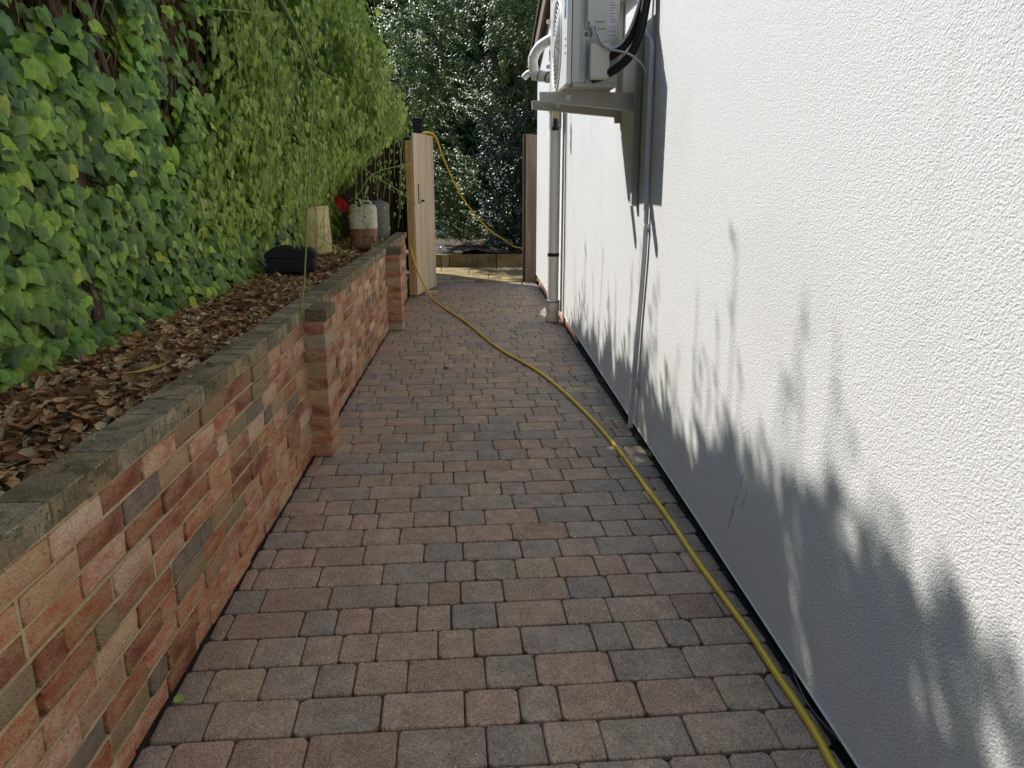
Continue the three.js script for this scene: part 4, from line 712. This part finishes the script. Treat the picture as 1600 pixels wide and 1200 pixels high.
  lists.forEach((l, i) => instanced('foliage', shapes[i], ivyM, l, ivy));
  const tp = thing('timber_post', 'weathered brown timber post half hidden in the ivy near the camera', 'post', [-1.81, 0.6, -3.66]);
  part('post', bx(-0.05, 0.05, 0, 2.4, -0.05, 0.05, 0.005), darkWood, tp);
}

// ------------------------------------------------------------------ pale climbing plant over the far half of the hedge
function lanceLeaf(r, wide, arch) { // unit leaf along -y
  const N = 4, pos = [], idx = [], uv = [];
  for (let i = 0; i <= N; i++) { const t = i / N, w = wide * Math.sin(Math.PI * Math.pow(t, 0.7)) * (1 - 0.15 * t) + 0.004, z = -arch * t * t; for (const s of [-1, 0, 1]) { pos.push(s * w, -t, z - Math.abs(s) * w * -0.35 + (r() - 0.5) * 0.03); uv.push(t, 0.5 + s * 0.45); } }
  for (let i = 0; i < N; i++) for (const o of [0, 1]) { const a = i * 3 + o; idx.push(a, a + 3, a + 1, a + 1, a + 3, a + 4); }
  const g = new THREE.BufferGeometry(); g.setAttribute('position', new THREE.Float32BufferAttribute(pos, 3)); g.setAttribute('uv', new THREE.Float32BufferAttribute(uv, 2)); g.setIndex(idx); g.computeVertexNormals(); return g;
}
{
  const cl = thing('climbing_plant', 'pale green climbing plant spilling over the far half of the ivy with long hanging stems', 'climber', [0, 0, 0]);
  const r = rng(404), shapes = [lanceLeaf(r, 0.3, 0.15), lanceLeaf(r, 0.38, 0.3), lanceLeaf(r, 0.26, 0.4)], lists = shapes.map(() => []);
  const m = phys({ map: leafVein, roughness: 0.55, transmission: 0.5, thickness: 0, side: THREE.DoubleSide, specularIntensity: 0.6 });
  const pal = ['#cae25e', '#d8ee6c', '#b2d452', '#e6f482', '#9cc048', '#d0e664'].map(hex);
  const stemM = mat({ color: hex('#8f9a55'), roughness: 0.7 });
  const bulge = (y, z) => { const f = smooth(-4.6, -6.5, z), b = lerp(0.12, 0.86, smooth(-4.8, -9.6, z)), low = lerp(1.0, 1.45, smooth(-6, -8.5, z)); return f * 0.05 + b * smooth(low - 0.25, low + 0.7, y) * (0.75 + 0.5 * n2(y * 1.7, z * 1.7, 411)); };
  const add = (x, y, z, s) => { const nrm = V(0.8 + r() * 0.5, 0.45 + (r() - 0.5) * 1.0, (r() - 0.1) * 1.1), down = V((r() - 0.3) * 0.5, -0.9, (r() - 0.4) * 0.9); lists[Math.floor(r() * 3)].push({ m: place(V(x, y, z), nrm, down, s), c: pal[Math.floor(r() * 6)].clone().multiplyScalar(0.75 + 0.45 * r()) }); };
  for (let i = 0, k = 0; i < 80000 && k < 17000; i++) {
    const z = lerp(-4.7, -10.45, Math.pow(r(), 0.8)), y = 0.9 + r() * 3.4, low = lerp(0.95, 1.3, smooth(-6, -8.5, z));
    if (y < low - 0.1 + 0.75 * (n2(z * 2.6, 9, 413) - 0.25) - (r() < 0.06 ? 0.35 * r() : 0)) continue;
    const dens = smooth(-4.6, -6.2, z + 0.8 * (n2(y * 2, z * 2, 415) - 0.5)); if (r() > dens) continue;
    const d = Math.pow(r(), 0.6), x = surfX(y, z) + 0.02 + bulge(y, z) * d;
    if (n3(x * 3.2, y * 3.2, z * 3.2, 417) < 0.45) continue;
    if (excess(x, y, z) > (r() < 0.05 ? 0.25 * r() : -0.03)) continue;
    add(x, y, z, 0.04 + 0.06 * r() * r() + 0.02 * r()); k++;
  }
  const stems = [
    [[-1.25, 2.75, -4.7], [-1.111, 2.449, -5.0], [-1.092, 2.25, -5.6], [-1.117, 2.078, -6.2], [-1.104, 1.804, -6.8], [-1.109, 1.69, -7.2], [-1.017, 1.484, -7.9], [-0.838, 1.313, -8.7], [-0.701, 1.14, -9.4]],
    [[-1.3, 1.2, -8.3], [-1.198, 1.268, -8.3], [-1.098, 1.435, -8.4], [-0.984, 1.514, -8.6], [-0.857, 1.558, -9.0], [-0.749, 1.593, -9.45]],
    [[-1.3, 2.35, -4.3], [-0.95, 2.3, -4.05], [-0.763, 1.935, -3.95], [-0.761, 1.67, -3.85], [-0.776, 1.437, -3.8], [-0.786, 1.263, -3.75], [-0.81, 0.967, -3.7], [-0.822, 0.853, -3.651], [-0.838, 0.8, -3.676], [-0.845, 0.712, -3.741], [-0.845, 0.608, -3.852], [-0.842, 0.5, -3.9]],
    [[-0.852, 0.6, -3.82], [-0.82, 0.56, -3.84], [-0.79, 0.58, -3.86], [-0.775, 0.6, -3.85]],
    [[-1.25, 2.2, -4.8], [-1.055, 1.9, -4.8], [-1.068, 1.724, -4.8], [-1.076, 1.507, -4.8], [-1.096, 1.31, -5.0], [-1.051, 1.076, -5.3], [-0.96, 0.832, -6.2]],
    [[-1.0, 2.3, -8.3], [-0.851, 2.043, -8.2], [-0.842, 1.448, -8.0], [-0.845, 1.128, -7.9], [-0.896, 0.879, -7.7], [-0.938, 0.83, -7.2]],
    [[-1.25, 2.7, -5.4], [-0.977, 2.652, -6.0], [-1.025, 2.561, -7.0], [-0.911, 2.437, -8.0], [-0.73, 2.301, -9.0]],
    [[-1.3, 2.25, -4.2], [-1.111, 2.289, -4.6], [-1.09, 2.241, -5.0], [-1.059, 2.163, -5.8], [-0.994, 2.157, -6.5]],
  ];
  for (let k = 0; k < 30; k++) { const z = lerp(-5.2, -9.6, r()), y0 = 2.6 - r() * 0.8, x = surfX(y0, z) + bulge(y0, z) + 0.05; const n = 6, pts = []; let px = x, pz = z; const len = 0.7 + r() * 0.9; for (let i = 0; i < n; i++) { pts.push([px, y0 - len * i / (n - 1), pz]); px += (r() - 0.5) * 0.06; pz += (r() - 0.35) * 0.16; } if (pts[n - 1][1] > 0.8) stems.push(pts); }
  stems.forEach((s, si) => {
    part('stem', tube(s, si < 3 ? 0.0042 : 0.003, 48, 5), stemM, cl);
    const cv = new THREE.CatmullRomCurve3(s.map((p) => V(...p))); const L = cv.getLength();
    if (si !== 2 && si !== 3) for (let j = 0; j < L * 16; j++) { const t = r(); const p = cv.getPoint(t); if (t < 0.03) continue; add(p.x + (r() - 0.5) * 0.1, p.y + (r() - 0.5) * 0.1, p.z + (r() - 0.5) * 0.12, 0.02 + 0.035 * r()); }
  });
  lists.forEach((l, i) => instanced('foliage', shapes[i], m, l, cl));
}

// ------------------------------------------------------------------ glossy shrub behind the gate and trees beyond
{
  const r = rng(505);
  const shapes = [lanceLeaf(r, 0.15, 0.45), lanceLeaf(r, 0.19, 0.3), lanceLeaf(r, 0.13, 0.6)];
  const bark = mat({ color: hex('#5a4b3a'), roughness: 0.9, bumpMap: soilBump, bumpScale: 0.006 });
  function shrub(name, label, category, base, opts) {
    const t = thing(name, label, category, base);
    const m = phys({ map: leafVein, roughness: opts.rough, transmission: opts.trans, thickness: 0, side: THREE.DoubleSide, specularIntensity: opts.spec });
    const lists = shapes.map(() => []), pal = opts.pal.map(hex);
    for (const s of opts.stems) part('stem', tube(s, opts.stemR * (0.6 + 0.7 * r()), 24, 7), bark, t);
    for (let i = 0, k = 0; k < opts.clumps && i < opts.clumps * 8; i++) {
      const u = r() * 2 - 1, w = r() * 2 - 1, v = r();
      if (u * u + w * w > 1) continue;
      const y = opts.y0 + v * (opts.y1 - opts.y0), prof = opts.profile(v);
      let x = u * opts.rx * prof, z = w * opts.rz * prof;
      const d = Math.hypot(u, w); if (r() > 0.25 + 0.75 * d) continue;
      if (n3((x + base[0]) * 1.5, y * 1.5, (z + base[2]) * 1.5, 511) < opts.gap) continue;
      if (excess(base[0] + x, base[1] + y, base[2] + z) > 0.05) continue;
      if (opts.keep && !opts.keep(base[0] + x, y, base[2] + z)) continue;
      k++;
      const out = V(x * 1.1, 0.6 * (y - (opts.y0 + opts.y1) / 2) / (opts.y1 - opts.y0) + 0.5, z * 1.1 + 0.7).normalize(), tip = out.clone().add(V((r() - 0.5) * 1.1, (r() - 0.3) * 0.9, (r() - 0.5) * 1.1)).normalize();
      const n = opts.per, L = 0.16 + 0.14 * r();
      for (let j = 0; j < n; j++) {
        const f = j / n, a = j * 2.4 + r(), p = V(x, y, z).addScaledVector(tip, (f - 0.5) * L);
        const side = V(Math.cos(a), 0.15 * (r() - 0.5), Math.sin(a)); side.addScaledVector(tip, -side.dot(tip)).normalize();
        const down = side.clone().multiplyScalar(0.9).addScaledVector(tip, 0.25 + 0.7 * f).add(V(0, -0.25, 0)).normalize(), nrm = tip.clone().add(V(0, 0.5, 0)).add(V((r() - 0.5) * 0.5, (r() - 0.5) * 0.5, (r() - 0.5) * 0.5));
        lists[Math.floor(r() * 3)].push({ m: place(p, nrm, down, opts.leaf * (0.7 + 0.6 * r())), c: pal[Math.floor(r() * pal.length)].clone().multiplyScalar(0.75 + 0.5 * r()) });
      }
    }
    lists.forEach((l, i) => { if (l.length) instanced('foliage', shapes[i], m, l, t); });
    return t;
  }
  const st = []; for (let k = 0; k < 9; k++) { const x = -0.3 + 0.75 * r(), z = (r() - 0.5) * 0.5; st.push([[x, -0.1, z], [x + (r() - 0.5) * 0.15, 0.7, z + (r() - 0.5) * 0.2], [x + (r() - 0.5) * 0.6, 1.7, z + (r() - 0.5) * 0.5], [x + (r() - 0.5) * 1.4, 3.2, z + (r() - 0.5) * 0.9]]); }
  shrub('evergreen_shrub', 'large dark glossy evergreen shrub with bare lower stems behind the gate opening', 'shrub', [0.45, 0.25, -14.0], { y0: 0.15, y1: 4.7, rx: 2.0, rz: 0.6, profile: (v) => 0.55 + 0.45 * smooth(0, 0.3, v) - 0.15 * smooth(0.8, 1, v), clumps: 2100, per: 13, leaf: 0.092, gap: 0.46, rough: 0.42, trans: 0.45, spec: 0.7, pal: ['#86994a', '#97aa56', '#748840', '#a8b868', '#b2bc74'], stems: st, stemR: 0.022 });
  shrub('evergreen_shrub', 'lower dark glossy shrub filling the bed right of the bare stems', 'shrub', [0.75, 0.25, -13.3], { y0: 0.05, y1: 2.3, rx: 0.75, rz: 0.45, profile: (v) => 0.8 + 0.2 * v, clumps: 520, per: 12, leaf: 0.075, gap: 0.4, rough: 0.3, trans: 0.1, spec: 1, pal: ['#25371e', '#2f4424', '#1f3019'], stems: [[[0, 0, 0], [0.1, 0.6, 0], [0.2, 1.5, 0.1]], [[-0.3, 0, 0], [-0.25, 0.7, 0.1], [-0.4, 1.6, 0]]], stemR: 0.014 });
  shrub('garden_tree', 'pale yellow green tree rising above the climbing plant at the back', 'tree', [-1.1, 0.2, -13.75], { y0: 2.0, y1: 5.0, rx: 0.75, rz: 0.5, profile: (v) => 0.6 + 0.6 * Math.sin(Math.PI * v), clumps: 430, per: 13, leaf: 0.08, gap: 0.4, rough: 0.45, trans: 0.5, spec: 0.7, pal: ['#a8c264', '#bcd07a', '#96b056', '#cadb8e'], stems: [[[0, -0.2, 0], [0.05, 1.5, 0], [0, 3, 0.1], [0.1, 4.8, 0]], [[0, 1.4, 0], [0.4, 2.6, 0.2], [0.7, 4, 0.1]], [[0, 1.6, 0], [-0.4, 2.8, 0.2], [-0.7, 4.2, 0]]], stemR: 0.014 });
  const far = (n, label, base, pal, k) => shrub('garden_tree', label, 'tree', base, { y0: 0.1, y1: base[2] < -21 ? 7.2 : 6.7, rx: 3.0, rz: 1.1, profile: () => 1, clumps: k, per: 12, leaf: 0.25, gap: 0.2, rough: 0.5, trans: 0.4, spec: 0.5, pal, stems: [[[0, -0.2, 0], [0.1, 2, 0], [0, 3.4, 0.1], [0.1, 4.6, 0]], [[0.1, 1.8, 0], [0.7, 3.4, 0.1], [1.2, 4.4, 0]], [[0, 2, 0], [-0.7, 3.4, 0.2], [-1.3, 4.4, 0]]], stemR: 0.07 });
  far(0, 'tall dark tree standing furthest back left of the shrub', [-3.2, 0, -20.4], ['#748a3c', '#83984a', '#92a856'], 3200);
  far(2, 'tall dark tree standing furthest back directly behind the shrub', [-0.4, 0, -21.6], ['#748a3c', '#83984a'], 3400);
  far(1, 'tall dark tree standing furthest back right of the shrub', [2.0, 0, -20.2], ['#6e843a', '#7c9246', '#8aa052'], 3200);
}

shadows(scene);
renderer.render(scene, camera);
